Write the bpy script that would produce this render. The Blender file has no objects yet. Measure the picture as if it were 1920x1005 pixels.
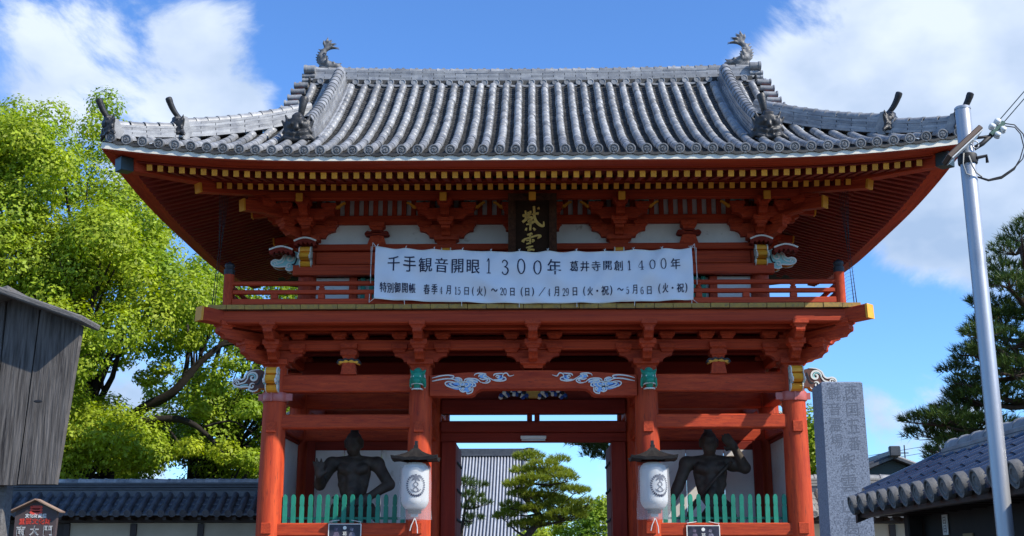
import bpy, math, random
import numpy as np
from mathutils import Matrix, Vector
random.seed(7); RNG = np.random.default_rng(7)
scene = bpy.context.scene
COL = scene.collection
rad = math.radians

# ------------------------------------------------------------------ camera
cam_d = bpy.data.cameras.new('camera'); cam = bpy.data.objects.new('camera', cam_d); COL.objects.link(cam)
cam_d.sensor_width = 36.0; cam_d.lens = 41.25; cam_d.clip_start = 0.05; cam_d.clip_end = 3000
cam.location = (0, -20, 1.6)
cam.rotation_euler = (rad(90 + 14.27), 0, rad(1.04))
scene.camera = cam

# ------------------------------------------------------------------ exposure, sun, sky
vs = scene.view_settings
vs.view_transform = 'Standard'; vs.look = 'None'; vs.gamma = 1.0; vs.use_curve_mapping = False
vs.exposure = 0.58
SUN_AZ, SUN_EL = 118.0, 40.0           # compass angle from +Y towards +X, elevation
sd = Vector((math.sin(rad(SUN_AZ)) * math.cos(rad(SUN_EL)), math.cos(rad(SUN_AZ)) * math.cos(rad(SUN_EL)), math.sin(rad(SUN_EL))))
sun_d = bpy.data.lights.new('sun', 'SUN'); sun = bpy.data.objects.new('sun', sun_d); COL.objects.link(sun)
sun_d.energy = 4.1; sun_d.angle = rad(0.53); sun_d.color = (1.0, 0.94, 0.84)
sun.location = (30, -20, 40); sun.rotation_euler = sd.to_track_quat('Z', 'Y').to_euler()

world = bpy.data.worlds.new('World'); scene.world = world; world.use_nodes = True
nt = world.node_tree; nt.nodes.clear()
def N(tree, t, **kw):
    n = tree.nodes.new(t)
    for k, v in kw.items():
        if k == 'ins':
            for a, b in v.items(): n.inputs[a].default_value = b
        else: setattr(n, k, v)
    return n
def L(tree, a, b): tree.links.new(a, b)
def sky_world():
    out = N(nt, 'ShaderNodeOutputWorld'); bg = N(nt, 'ShaderNodeBackground', ins={'Strength': 1.0})
    sky = N(nt, 'ShaderNodeTexSky', sky_type='NISHITA', sun_disc=False, sun_elevation=rad(SUN_EL), sun_rotation=rad(SUN_AZ),
            altitude=20, air_density=0.95, dust_density=0.15, ozone_density=3.0)
    st = N(nt, 'ShaderNodeVectorMath', operation='MULTIPLY'); st.inputs[1].default_value = (0.14 * .58, 0.14 * 0.86, 0.14 * 1.20)
    L(nt, sky.outputs[0], st.inputs[0])
    tc = N(nt, 'ShaderNodeTexCoord')
    mp = N(nt, 'ShaderNodeMapping'); mp.inputs['Scale'].default_value = (1, 1, 1.5); L(nt, tc.outputs['Generated'], mp.inputs[0])
    nz = N(nt, 'ShaderNodeTexNoise', ins={'Scale': 6.0, 'Detail': 10.0, 'Roughness': 0.62, 'Distortion': 0.5}); L(nt, mp.outputs[0], nz.inputs['Vector'])
    lo = N(nt, 'ShaderNodeTexNoise', ins={'Scale': 1.5, 'Detail': 2.0}); L(nt, mp.outputs[0], lo.inputs['Vector'])
    # cloud banks: direction, inner and outer angle (degrees), weight
    P, Y0 = rad(14.27), rad(1.04)
    def dirpx(x, y):
        f = Vector((-math.sin(Y0) * math.cos(P), math.cos(Y0) * math.cos(P), math.sin(P))); r = Vector((math.cos(Y0), math.sin(Y0), 0)); u = r.cross(f)
        return (f * 2200 + r * (x - 960) - u * (y - 502.5)).normalized()
    banks = [(dirpx(250, 150), 2.0, 7.5, .35), (dirpx(430, 110), 1, 4.0, .30), (dirpx(30, 120), 1, 5, .2), (dirpx(1700, 130), 3, 9.5, .62), (dirpx(1950, 330), 3, 8.5, .55), (dirpx(1660, 430), .5, 4.0, .30),
             (dirpx(1700, 850), 1.5, 5.5, .52), (dirpx(1190, 920), .5, 3.5, .4), (dirpx(100, 800), 2, 7, .3), (dirpx(700, 40), 3, 9, -.3), (dirpx(1150, 60), 3, 7, -.25), (dirpx(1700, 620), 1.0, 4.5, -.22),
             (Vector((-.8, -.3, .5)).normalized(), 10, 28, .4), (Vector((.2, -.9, .5)).normalized(), 8, 26, .4), (Vector((.9, .5, .3)).normalized(), 6, 20, .35)]
    acc = None
    for d, i, o, w in banks:
        dt = N(nt, 'ShaderNodeVectorMath', operation='DOT_PRODUCT'); dt.inputs[1].default_value = d; L(nt, tc.outputs['Generated'], dt.inputs[0])
        mr = N(nt, 'ShaderNodeMapRange', interpolation_type='SMOOTHSTEP', ins={1: math.cos(rad(o)), 2: math.cos(rad(i)), 3: 0.0, 4: w}); L(nt, dt.outputs['Value'], mr.inputs[0])
        if acc is None: acc = mr.outputs[0]
        else:
            a = N(nt, 'ShaderNodeMath', operation='ADD'); L(nt, acc, a.inputs[0]); L(nt, mr.outputs[0], a.inputs[1]); acc = a.outputs[0]
    na = N(nt, 'ShaderNodeMath', operation='MULTIPLY_ADD', ins={1: 2.0, 2: -0.5}); L(nt, nz.outputs[0], na.inputs[0])
    a = N(nt, 'ShaderNodeMath', operation='ADD'); L(nt, acc, a.inputs[0]); L(nt, na.outputs[0], a.inputs[1])
    a2 = N(nt, 'ShaderNodeMath', operation='MULTIPLY_ADD', ins={1: 0.35, 2: -0.17}); L(nt, lo.outputs[0], a2.inputs[0])
    a3 = N(nt, 'ShaderNodeMath', operation='ADD'); L(nt, a.outputs[0], a3.inputs[0]); L(nt, a2.outputs[0], a3.inputs[1])
    den = N(nt, 'ShaderNodeMapRange', interpolation_type='SMOOTHSTEP', ins={1: 0.68, 2: 1.04, 3: 0.0, 4: 0.93}); L(nt, a3.outputs[0], den.inputs[0])
    gz = N(nt, 'ShaderNodeTexNoise', ins={'Scale': 7.0, 'Detail': 5.0, 'Roughness': 0.5}); L(nt, mp.outputs[0], gz.inputs['Vector'])
    cr = N(nt, 'ShaderNodeValToRGB'); L(nt, gz.outputs[0], cr.inputs[0])
    cr.color_ramp.elements[0].position = .36; cr.color_ramp.elements[0].color = (.30, .40, .56, 1)
    cr.color_ramp.elements[1].position = .66; cr.color_ramp.elements[1].color = (.60, .67, .78, 1)
    mx = N(nt, 'ShaderNodeMix', data_type='RGBA'); L(nt, den.outputs[0], mx.inputs[0]); L(nt, st.outputs[0], mx.inputs[6]); L(nt, cr.outputs[0], mx.inputs[7])
    L(nt, mx.outputs[2], bg.inputs[0]); L(nt, bg.outputs[0], out.inputs[0])
sky_world()
world.cycles.sampling_method = 'MANUAL'; world.cycles.sample_map_resolution = 512
scene.cycles.max_bounces = 6; scene.cycles.transparent_max_bounces = 12
scene.cycles.use_denoising = True

# ------------------------------------------------------------------ materials
def rgb(c): return (c[0], c[1], c[2], 1.0)
MATS = {}
def mat(name, col, col2=None, rough=.6, scale=6.0, coords='Object', bump=0.0, bscale=40.0, spec=.4, metal=0.0, dark=None, dscale=3.0, dthr=.62, stretch=(1, 1, 1), island=0.0, detail=5.0, rvar=0.0):
    m = bpy.data.materials.new(name); m.use_nodes = True; t = m.node_tree; p = t.nodes['Principled BSDF']
    p.inputs['Roughness'].default_value = rough; p.inputs['Specular IOR Level'].default_value = spec; p.inputs['Metallic'].default_value = metal
    tc = N(t, 'ShaderNodeTexCoord'); mp = N(t, 'ShaderNodeMapping'); mp.inputs['Scale'].default_value = stretch; L(t, tc.outputs[coords], mp.inputs[0])
    oi = N(t, 'ShaderNodeObjectInfo'); ad = N(t, 'ShaderNodeVectorMath', operation='ADD'); rs = N(t, 'ShaderNodeMath', operation='MULTIPLY', ins={1: 37.0})
    L(t, oi.outputs['Random'], rs.inputs[0]); L(t, mp.outputs[0], ad.inputs[0]); L(t, rs.outputs[0], ad.inputs[1]); vec = ad.outputs[0]
    n1 = N(t, 'ShaderNodeTexNoise', ins={'Scale': scale, 'Detail': detail, 'Roughness': .6}); L(t, vec, n1.inputs['Vector'])
    mr = N(t, 'ShaderNodeMapRange', ins={1: .3, 2: .7}); L(t, n1.outputs[0], mr.inputs[0])
    mx = N(t, 'ShaderNodeMix', data_type='RGBA'); mx.inputs[6].default_value = rgb(col); mx.inputs[7].default_value = rgb(col2 or col); L(t, mr.outputs[0], mx.inputs[0])
    c = mx.outputs[2]
    if dark:
        n2 = N(t, 'ShaderNodeTexNoise', ins={'Scale': dscale, 'Detail': 6.0, 'Roughness': .68}); L(t, vec, n2.inputs['Vector'])
        m2 = N(t, 'ShaderNodeMapRange', ins={1: dthr, 2: dthr + .12}); L(t, n2.outputs[0], m2.inputs[0])
        x2 = N(t, 'ShaderNodeMix', data_type='RGBA'); L(t, m2.outputs[0], x2.inputs[0]); L(t, c, x2.inputs[6]); x2.inputs[7].default_value = rgb(dark); c = x2.outputs[2]
    if island:
        g = N(t, 'ShaderNodeNewGeometry'); hs = N(t, 'ShaderNodeHueSaturation'); m3 = N(t, 'ShaderNodeMapRange', ins={3: 1 - island, 4: 1 + island})
        L(t, g.outputs['Random Per Island'], m3.inputs[0]); L(t, m3.outputs[0], hs.inputs['Value']); L(t, c, hs.inputs['Color']); c = hs.outputs[0]
    if rvar:
        hs = N(t, 'ShaderNodeHueSaturation'); m3 = N(t, 'ShaderNodeMapRange', ins={3: 1 - rvar, 4: 1 + rvar})
        L(t, oi.outputs['Random'], m3.inputs[0]); L(t, m3.outputs[0], hs.inputs['Value']); L(t, c, hs.inputs['Color']); c = hs.outputs[0]
    L(t, c, p.inputs['Base Color'])
    if bump:
        nb = N(t, 'ShaderNodeTexNoise', ins={'Scale': bscale, 'Detail': 4.0}); L(t, vec, nb.inputs['Vector'])
        b = N(t, 'ShaderNodeBump', ins={'Strength': bump, 'Distance': .01}); L(t, nb.outputs[0], b.inputs['Height']); L(t, b.outputs[0], p.inputs['Normal'])
    MATS[name] = m; return m
def leafmat(name, col, col2, trans=.35, island=.35, scale=.35):
    m = mat(name, col, col2, rough=.5, scale=scale, island=island, spec=.25); t = m.node_tree; p = t.nodes['Principled BSDF']; o = t.nodes['Material Output']
    tr = N(t, 'ShaderNodeBsdfTranslucent'); ms = N(t, 'ShaderNodeMixShader', ins={0: trans})
    src = p.inputs['Base Color'].links[0].from_socket
    hs = N(t, 'ShaderNodeHueSaturation', ins={'Saturation': 1.1, 'Value': 1.3}); L(t, src, hs.inputs['Color']); L(t, hs.outputs[0], tr.inputs[0])
    L(t, p.outputs[0], ms.inputs[1]); L(t, tr.outputs[0], ms.inputs[2]); L(t, ms.outputs[0], o.inputs[0]); return m
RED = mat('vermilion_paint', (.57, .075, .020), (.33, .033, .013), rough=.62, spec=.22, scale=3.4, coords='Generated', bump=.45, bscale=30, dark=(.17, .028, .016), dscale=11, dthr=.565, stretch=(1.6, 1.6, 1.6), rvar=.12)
REDD = mat('shade_dark_vermilion_paint', (.25, .028, .014), (.17, .019, .011), rough=.7, spec=.2, scale=4.0, coords='Generated', bump=.3, bscale=26, rvar=.12)  # vermilion darkened in the colour itself to stand for shade under the eaves
YEL = mat('yellow_ochre_paint', (.88, .40, .030), (.74, .31, .022), rough=.55, scale=9, rvar=.15)
GOLDE = mat('worn_ochre_plank_end', (.46, .27, .05), (.30, .19, .055), rough=.7, scale=14, dark=(.16, .12, .07), dscale=22, dthr=.55)
PLAS = mat('white_plaster', (.74, .72, .68), (.66, .64, .60), rough=.9, scale=3, dark=(.42, .39, .34), dscale=5, dthr=.60)
WHITE = mat('white_paint', (.80, .78, .70), (.72, .70, .62), rough=.6, scale=5)
WARMW = mat('cream_fascia_paint', (.80, .76, .64), (.70, .66, .56), rough=.7, scale=5, coords='Generated', dark=(.5, .46, .38), dscale=7, dthr=.66)
GREEN = mat('green_picket_paint', (.018, .245, .155), (.014, .18, .115), rough=.5, scale=8, rvar=.15)
JADE = mat('jade_paint', (.02, .33, .20), (.012, .24, .15), rough=.45, scale=12)
TEAL = mat('pale_teal_paint', (.33, .62, .58), rough=.5); BLUE = mat('deep_blue_paint', (.02, .075, .30), rough=.5)
LBLUE = mat('light_blue_paint', (.25, .48, .80), rough=.5); DARK = mat('black_paint', (.015, .015, .017), rough=.5); BROWN = mat('brown_paint', (.12, .045, .03), rough=.6)
TILE = mat('grey_roof_tile', (.15, .157, .168), (.33, .33, .325), rough=.45, scale=7.5, bump=.2, bscale=60, spec=.55, dark=(.08, .084, .09), dscale=12, dthr=.60, rvar=.30)
TILEP = mat('dark_pan_tile', (.024, .024, .024), (.06, .058, .053), rough=.7, scale=9, bump=.25, bscale=50, island=.45, spec=.45)
TILER = mat('ridge_tile', (.32, .325, .325), (.17, .178, .195), rough=.40, scale=6, bump=.25, bscale=50, island=.25, spec=.5)
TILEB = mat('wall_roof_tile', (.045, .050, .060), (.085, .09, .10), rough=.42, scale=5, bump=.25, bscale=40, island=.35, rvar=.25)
TILEH = mat('glossy_shelter_tile', (.016, .021, .038), (.030, .037, .058), rough=.22, scale=7, bump=.12, bscale=40, rvar=.25, spec=.9)
ONI = mat('dark_ornament_tile', (.014, .014, .015), (.045, .045, .045), rough=.45, scale=9, bump=.4, bscale=50)
ONIL = mat('weathered_ornament_tile', (.20, .20, .20), (.08, .08, .08), rough=.5, scale=12, bump=.5, bscale=60)
DWOOD = mat('dark_lacquered_wood', (.030, .017, .011), (.020, .011, .008), rough=.5, scale=8)
GOLD = mat('gold_leaf', (.62, .36, .07), (.50, .27, .05), rough=.42, scale=20, metal=.25)
STONE = mat('pale_granite', (.36, .36, .35), (.28, .28, .28), rough=.8, scale=60)
EARTH = mat('packed_gravel', (.10, .087, .072), (.07, .062, .052), rough=.95, scale=3, bump=.4, bscale=60)
BRONZE = mat('old_dark_statue_wood', (.085, .064, .046), (.030, .023, .017), rough=.6, spec=.3, scale=5, bump=.6, bscale=22, dark=(.10, .07, .045), dscale=6, dthr=.64)
STEEL = mat('galvanised_steel', (.46, .47, .49), (.36, .37, .39), rough=.42, scale=3, metal=.55, bump=.1, bscale=30, stretch=(1, 1, .35), dark=(.26, .27, .29), dscale=3.2, dthr=.60)
RUBBER = mat('black_rubber', (.02, .02, .022), rough=.6); CERAM = mat('white_insulator', (.72, .74, .72), rough=.3)
BARK = mat('dark_bark', (.026, .020, .015), (.014, .011, .009), rough=.9, scale=6, bump=.7, bscale=18)
PBARK = mat('pine_bark', (.11, .075, .055), (.055, .04, .03), rough=.9, scale=9, bump=.7, bscale=22)
INK = mat('navy_ink', (.012, .018, .055), rough=.7); ROPE = mat('white_rope', (.72, .70, .66), rough=.8)
# ------------------------------------------------------------------ mesh helpers
class B:
    def __init__(s): s.V = []; s.F = []; s.I = []
    def add(s, V, F, i=0):
        n = len(s.V); s.V += [tuple(map(float, v)) for v in V]; s.F += [tuple(n + k for k in f) for f in F]; s.I += [i] * len(F); return s
    def box(s, x0, x1, y0, y1, z0, z1, i=0, bev=0.0, mw=None):
        if bev <= 0:
            V = [(x, y, z) for z in (z0, z1) for y in (y0, y1) for x in (x0, x1)]
            F = [(0, 2, 3, 1), (4, 5, 7, 6), (0, 1, 5, 4), (2, 6, 7, 3), (0, 4, 6, 2), (1, 3, 7, 5)]
        else:
            b = min(bev, .45 * min(abs(x1 - x0), abs(y1 - y0), abs(z1 - z0))); lo = (x0, y0, z0); hi = (x1, y1, z1); V = []; ix = {}
            for c in [(a, d, e) for a in (0, 1) for d in (0, 1) for e in (0, 1)]:
                for ax in range(3):
                    p = [(hi[k] if c[k] else lo[k]) + (0 if k == ax else (-b if c[k] else b)) for k in range(3)]
                    ix[c + (ax,)] = len(V); V.append(p)
            F = []
            for ax in range(3):
                o = [k for k in range(3) if k != ax]
                for sg in (0, 1):
                    q = []
                    for (a, d) in ((0, 0), (1, 0), (1, 1), (0, 1)):
                        c = [0, 0, 0]; c[ax] = sg; c[o[0]] = a; c[o[1]] = d; q.append(ix[tuple(c) + (ax,)])
                    F.append(tuple(q) if (sg == 1) == (ax != 1) else tuple(q[::-1]))
                for (a, d) in ((0, 0), (1, 0), (1, 1), (0, 1)):
                    c0 = [0, 0, 0]; c0[o[0]] = a; c0[o[1]] = d; c1 = list(c0); c1[ax] = 1
                    F.append((ix[tuple(c0) + (o[0],)], ix[tuple(c1) + (o[0],)], ix[tuple(c1) + (o[1],)], ix[tuple(c0) + (o[1],)]))
            for c in [(a, d, e) for a in (0, 1) for d in (0, 1) for e in (0, 1)]:
                F.append(tuple(ix[c + (k,)] for k in range(3)))
        if mw is not None: V = [mw @ Vector(v) for v in V]
        return s.add(V, F, i)
    def prism(s, pts, fr, d0, d1, i=0, iside=None):
        """pts 2-D outline; fr(u, v, d) -> 3-D; swept from depth d0 to d1"""
        n = len(pts); V = [fr(u, v, d0) for u, v in pts] + [fr(u, v, d1) for u, v in pts]
        s.add(V, [tuple(range(n)), tuple(range(2 * n - 1, n - 1, -1))], i)
        k = len(s.V) - 2 * n
        for a in range(n):
            b = (a + 1) % n; s.F.append((k + a, k + b, k + n + b, k + n + a)); s.I.append(i if iside is None else iside)
        return s
    def tube(s, P, R, seg=8, i=0, cap=True):
        P = [Vector(p) for p in P]; n = len(P)
        if not hasattr(R, '__len__'): R = [R] * n
        V = []; up = None
        for k in range(n):
            t = (P[min(k + 1, n - 1)] - P[max(k - 1, 0)]).normalized()
            if up is None:
                up = Vector((0, 0, 1)) if abs(t.z) < .9 else Vector((1, 0, 0))
            a = t.cross(up); a = a.normalized() if a.length > 1e-6 else Vector((1, 0, 0)); b = a.cross(t).normalized(); up = b
            for j in range(seg):
                th = 2 * math.pi * j / seg; V.append(P[k] + a * (R[k] * math.cos(th)) + b * (R[k] * math.sin(th)))
        F = [(k * seg + j, k * seg + (j + 1) % seg, (k + 1) * seg + (j + 1) % seg, (k + 1) * seg + j) for k in range(n - 1) for j in range(seg)]
        if cap: F += [tuple(range(seg))[::-1], tuple((n - 1) * seg + j for j in range(seg))]
        return s.add(V, F, i)
    def lathe(s, prof, seg=20, c=(0, 0, 0), i=0, ax='z'):
        V = []
        for r, z in prof:
            for j in range(seg):
                th = 2 * math.pi * j / seg; x, y = r * math.cos(th), r * math.sin(th)
                V.append((c[0] + x, c[1] + y, c[2] + z) if ax == 'z' else (c[0] + x, c[1] - z, c[2] + y))
        n = len(prof); F = [(k * seg + j, k * seg + (j + 1) % seg, (k + 1) * seg + (j + 1) % seg, (k + 1) * seg + j) for k in range(n - 1) for j in range(seg)]
        F += [tuple(range(seg))[::-1], tuple((n - 1) * seg + j for j in range(seg))]
        return s.add(V, F, i)
    def ribbon(s, pts, w, fr, d0, d1, i=0, sub=5, taper=True, closed=False):
        """brush stroke: smooth path of width w (number or list), swept in depth"""
        pts = [Vector((p[0], p[1])) for p in pts]; ws = list(w) if hasattr(w, '__len__') else None
        n0 = len(pts); path = []; wid = []
        for k in range(n0 if closed else n0 - 1):
            g = (lambda q: pts[q % n0]) if closed else (lambda q: pts[max(0, min(n0 - 1, q))])
            p0, p1, p2, p3 = g(k - 1), g(k), g(k + 1), g(k + 2)
            for j in range(sub):
                t = j / sub
                path.append(.5 * ((2 * p1) + (p2 - p0) * t + (2 * p0 - 5 * p1 + 4 * p2 - p3) * t * t + (3 * p1 - p0 - 3 * p2 + p3) * t ** 3))
                wid.append(w if ws is None else ws[k] * (1 - t) + ws[(k + 1) % n0] * t)
        if not closed: path.append(pts[-1]); wid.append(w if ws is None else ws[-1])
        n = len(path); V = []
        for k in range(n):
            a = path[(k - 1) % n] if closed else path[max(k - 1, 0)]; b = path[(k + 1) % n] if closed else path[min(k + 1, n - 1)]
            t = (b - a); t = t.normalized() if t.length > 1e-9 else Vector((1, 0)); nn = Vector((-t.y, t.x)); h = wid[k] / 2
            if taper and ws is None and not closed: h *= min(1, .35 + 4 * min(k, n - 1 - k) / n)
            for q, d in ((path[k] + nn * h, d0), (path[k] - nn * h, d0), (path[k] + nn * h, d1), (path[k] - nn * h, d1)): V.append(fr(q.x, q.y, d))
        F = []
        for k in range(n if closed else n - 1):
            a, b = 4 * k, 4 * ((k + 1) % n); F += [(a, a + 1, b + 1, b), (a, b, b + 2, a + 2), (a + 1, a + 3, b + 3, b + 1)]
        if not closed: F += [(0, 2, 3, 1), (4 * n - 4, 4 * n - 3, 4 * n - 1, 4 * n - 2)]
        return s.add(V, F, i)
    def mesh(s, name, mats, smooth=False, auto=None):
        m = bpy.data.meshes.new(name); m.from_pydata(s.V, [], s.F)
        for x in (mats if isinstance(mats, (list, tuple)) else [mats]): m.materials.append(x)
        if any(s.I): m.polygons.foreach_set('material_index', s.I)
        if smooth: m.polygons.foreach_set('use_smooth', [True] * len(s.F))
        if auto: m.set_sharp_from_angle(angle=rad(auto))
        m.update(); return m
    def obj(s, name, mats, parent=None, smooth=False, auto=None, centre=True):
        if centre and s.V:
            a = np.array(s.V); c = (a.min(0) + a.max(0)) / 2; s.V = [tuple(v) for v in a - c]
        else: c = (0, 0, 0)
        return ob(name, s.mesh(name, mats, smooth, auto), parent, Matrix.Translation(Vector(c)))
ROOTI = {}
def ob(name, me, parent=None, mw=None):
    o = bpy.data.objects.new(name, me); COL.objects.link(o)
    if mw is not None: o.matrix_basis = mw
    if parent is not None:
        o.parent = parent
        if parent.name in ROOTI: o.matrix_parent_inverse = ROOTI[parent.name]
    return o
def under(o, parent):            # a sub-part given in world coordinates below a part that is already placed
    o.parent = parent; w = Matrix.Identity(4); p = parent
    chain = []
    while p is not None: chain.append(p); p = p.parent
    for q in reversed(chain): w = w @ (q.matrix_parent_inverse if q.parent else Matrix.Identity(4)) @ q.matrix_basis
    o.matrix_parent_inverse = w.inverted(); return o
def tag(o, label=None, cat=None, group=None, kind=None):
    for k, v in (('label', label), ('category', cat), ('group', group), ('kind', kind)):
        if v: o[k] = v
    return o
def thing(name, label, cat, loc=(0, 0, 0), group=None):
    o = bpy.data.objects.new(name, None); COL.objects.link(o); o.location = loc; o.empty_display_size = .2
    ROOTI[o.name] = Matrix.Translation(-Vector(loc)); return tag(o, label, cat, group, 'thing')
def bm(name, parent, x0, x1, y0, y1, z0, z1, m, bev=.015):
    cx, cy, cz = (x0 + x1) / 2, (y0 + y1) / 2, (z0 + z1) / 2
    b = B().box(x0 - cx, x1 - cx, y0 - cy, y1 - cy, z0 - cz, z1 - cz, bev=bev)
    return ob(name, b.mesh(name, m), parent, Matrix.Translation((cx, cy, cz)))
def frame(o, x, z=None):         # basis from origin, local x direction, up
    x = Vector(x).normalized(); z = Vector(z or (0, 0, 1)); y = z.cross(x).normalized(); z = x.cross(y)
    return Matrix(((x.x, y.x, z.x, o[0]), (x.y, y.y, z.y, o[1]), (x.z, y.z, z.z, o[2]), (0, 0, 0, 1)))
XZ = lambda y: (lambda u, v, d: (u, y + d, v))
def joined(name, me, mws, parent, m=None):
    """many copies of one small mesh joined in one mesh"""
    n = len(me.vertices); v = np.empty(n * 3); me.vertices.foreach_get('co', v); v = np.c_[v.reshape(-1, 3), np.ones(n)]
    fs = [tuple(p.vertices) for p in me.polygons]; V = []; F = []
    for k, mw in enumerate(mws):
        V.append((v @ np.array(mw).T)[:, :3]); F += [tuple(q + k * n for q in f) for f in fs]
    mm = bpy.data.meshes.new(name); mm.from_pydata(np.concatenate(V).tolist(), [], F); mm.materials.append(m or me.materials[0])
    sm = [p.use_smooth for p in me.polygons] * len(mws); mm.polygons.foreach_set('use_smooth', sm); mm.update()
    return ob(name, mm, parent)
_TC = {}
def text_geo(body):
    """filled outlines of a line of writing in unit size: (verts Nx2, faces)"""
    if body in _TC: return _TC[body]
    c = bpy.data.curves.new('lettering', 'FONT'); c.body = body; c.resolution_u = 3
    o = bpy.data.objects.new('lettering', c); COL.objects.link(o); dg = bpy.context.evaluated_depsgraph_get(); dg.update()
    m = bpy.data.meshes.new_from_object(o.evaluated_get(dg))
    V = np.array([v.co[:2] for v in m.vertices]); F = [tuple(p.vertices) for p in m.polygons]
    bpy.data.objects.remove(o); bpy.data.curves.remove(c); bpy.data.meshes.remove(m)
    _TC[body] = (V, F); return V, F
def put_text(b, body, x, y, w, h, fr, d, i=0, shear=0.0, grow=0.0):
    """one character or word fitted in the box x..x+w, y..y+h on the surface fr(u, v, d)"""
    V, F = text_geo(body); lo, hi = V.min(0), V.max(0); s = (hi - lo); s[s < 1e-6] = 1
    P = (V - lo) / s; P = np.c_[x + P[:, 0] * w, y + P[:, 1] * h + shear * (P[:, 0] - .5) * w]
    b.add([fr(u, v, d) for u, v in P], F, i)
    if grow:
        for dx, dy in ((grow, 0), (0, grow), (grow, grow)): b.add([fr(u + dx, v + dy, d + .0004 * (1 + dx / grow)) for u, v in P], F, i)
def sdf_mesh(name, prims, vox, k, m, smooth_it=1):
    """organic solid from tapered capsules (p0, p1, r0, r1) blended with radius k, by surface nets"""
    P0 = np.array([p[0] for p in prims], float); P1 = np.array([p[1] for p in prims], float); R0 = np.array([p[2] for p in prims]); R1 = np.array([p[3] for p in prims])
    rm = max(R0.max(), R1.max()) if False else 0
    lo = np.minimum((P0 - R0[:, None]).min(0), (P1 - R1[:, None]).min(0)) - 3 * vox; hi = np.maximum((P0 + R0[:, None]).max(0), (P1 + R1[:, None]).max(0)) + 3 * vox
    n = np.ceil((hi - lo) / vox).astype(int) + 1
    g = np.stack(np.meshgrid(*[lo[a] + vox * np.arange(n[a]) for a in range(3)], indexing='ij'), -1)
    acc = np.zeros(tuple(n)); 
    for a, b, r0, r1 in zip(P0, P1, R0, R1):
        ab = b - a; l2 = (ab ** 2).sum()
        if l2 < 1e-12: d = np.sqrt(((g - a) ** 2).sum(-1)) - r0
        else:
            t = np.clip(((g - a) @ ab) / l2, 0, 1); d = np.sqrt(((g - a - t[..., None] * ab) ** 2).sum(-1)) - (r0 + (r1 - r0) * t)
        acc += np.exp(np.clip(-d / k, -60, 60))
    f = -k * np.log(acc + 1e-30); s = f < 0
    nx, ny, nz = n; cs = np.zeros((nx - 1, ny - 1, nz - 1, 3)); cnt = np.zeros((nx - 1, ny - 1, nz - 1))
    E = [((0, 0, 0), (1, 0, 0)), ((0, 1, 0), (1, 1, 0)), ((0, 0, 1), (1, 0, 1)), ((0, 1, 1), (1, 1, 1)), ((0, 0, 0), (0, 1, 0)), ((1, 0, 0), (1, 1, 0)), ((0, 0, 1), (0, 1, 1)), ((1, 0, 1), (1, 1, 1)),
         ((0, 0, 0), (0, 0, 1)), ((1, 0, 0), (1, 0, 1)), ((0, 1, 0), (0, 1, 1)), ((1, 1, 0), (1, 1, 1))]
    sl = lambda o: tuple(slice(o[a], n[a] - 1 + o[a]) for a in range(3))
    for a, b in E:
        fa, fb = f[sl(a)], f[sl(b)]; cr = (fa < 0) != (fb < 0); t = np.where(cr, fa / np.where(cr, fa - fb, 1), 0)
        for ax in range(3): cs[..., ax] += np.where(cr, a[ax] + (b[ax] - a[ax]) * t, 0)
        cnt += cr
    act = cnt > 0; idx = -np.ones(act.shape, int); idx[act] = np.arange(act.sum()); ii = np.argwhere(act)
    V = lo + vox * (ii + cs[act] / cnt[act][:, None]); F = []
    for ax in range(3):
        o = [0, 0, 0]; o[ax] = 1; a = [slice(None)] * 3; b = [slice(None)] * 3; a[ax] = slice(0, -1); b[ax] = slice(1, None)
        cr = s[tuple(a)] != s[tuple(b)]; q = np.argwhere(cr); u, w = [x for x in range(3) if x != ax]
        ok = (q[:, u] > 0) & (q[:, w] > 0) & (q[:, u] < n[u] - 1) & (q[:, w] < n[w] - 1); q = q[ok]
        sg = s[tuple(a)][cr][ok]
        def at(du, dw):
            r = q.copy(); r[:, u] += du; r[:, w] += dw; return idx[r[:, 0], r[:, 1], r[:, 2]]
        Q = np.stack([at(-1, -1), at(0, -1), at(0, 0), at(-1, 0)], 1); fl = sg == (ax == 1); Q[fl] = Q[fl][:, ::-1]; F.append(Q)
    F = np.concatenate(F); F = F[(F >= 0).all(1)]
    for _ in range(smooth_it):
        S = np.zeros_like(V); c = np.zeros(len(V))
        for j in range(4): np.add.at(S, F[:, j], V[F[:, (j + 1) % 4]] + V[F[:, (j + 3) % 4]]); np.add.at(c, F[:, j], 2)
        V = .5 * V + .5 * S / np.maximum(c, 1)[:, None]
    me = bpy.data.meshes.new(name); me.from_pydata(V.tolist(), [], F.tolist()); me.materials.append(m); me.polygons.foreach_set('use_smooth', [True] * len(F)); me.update(); return me
# ------------------------------------------------------------------ ground
g = B(); R = 1500
g.add([(-R, -R, 0), (R, -R, 0), (R, R, 0), (-R, R, 0)], [(0, 1, 2, 3)])
tag(ob('ground', g.mesh('ground', EARTH)), kind='structure')

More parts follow.
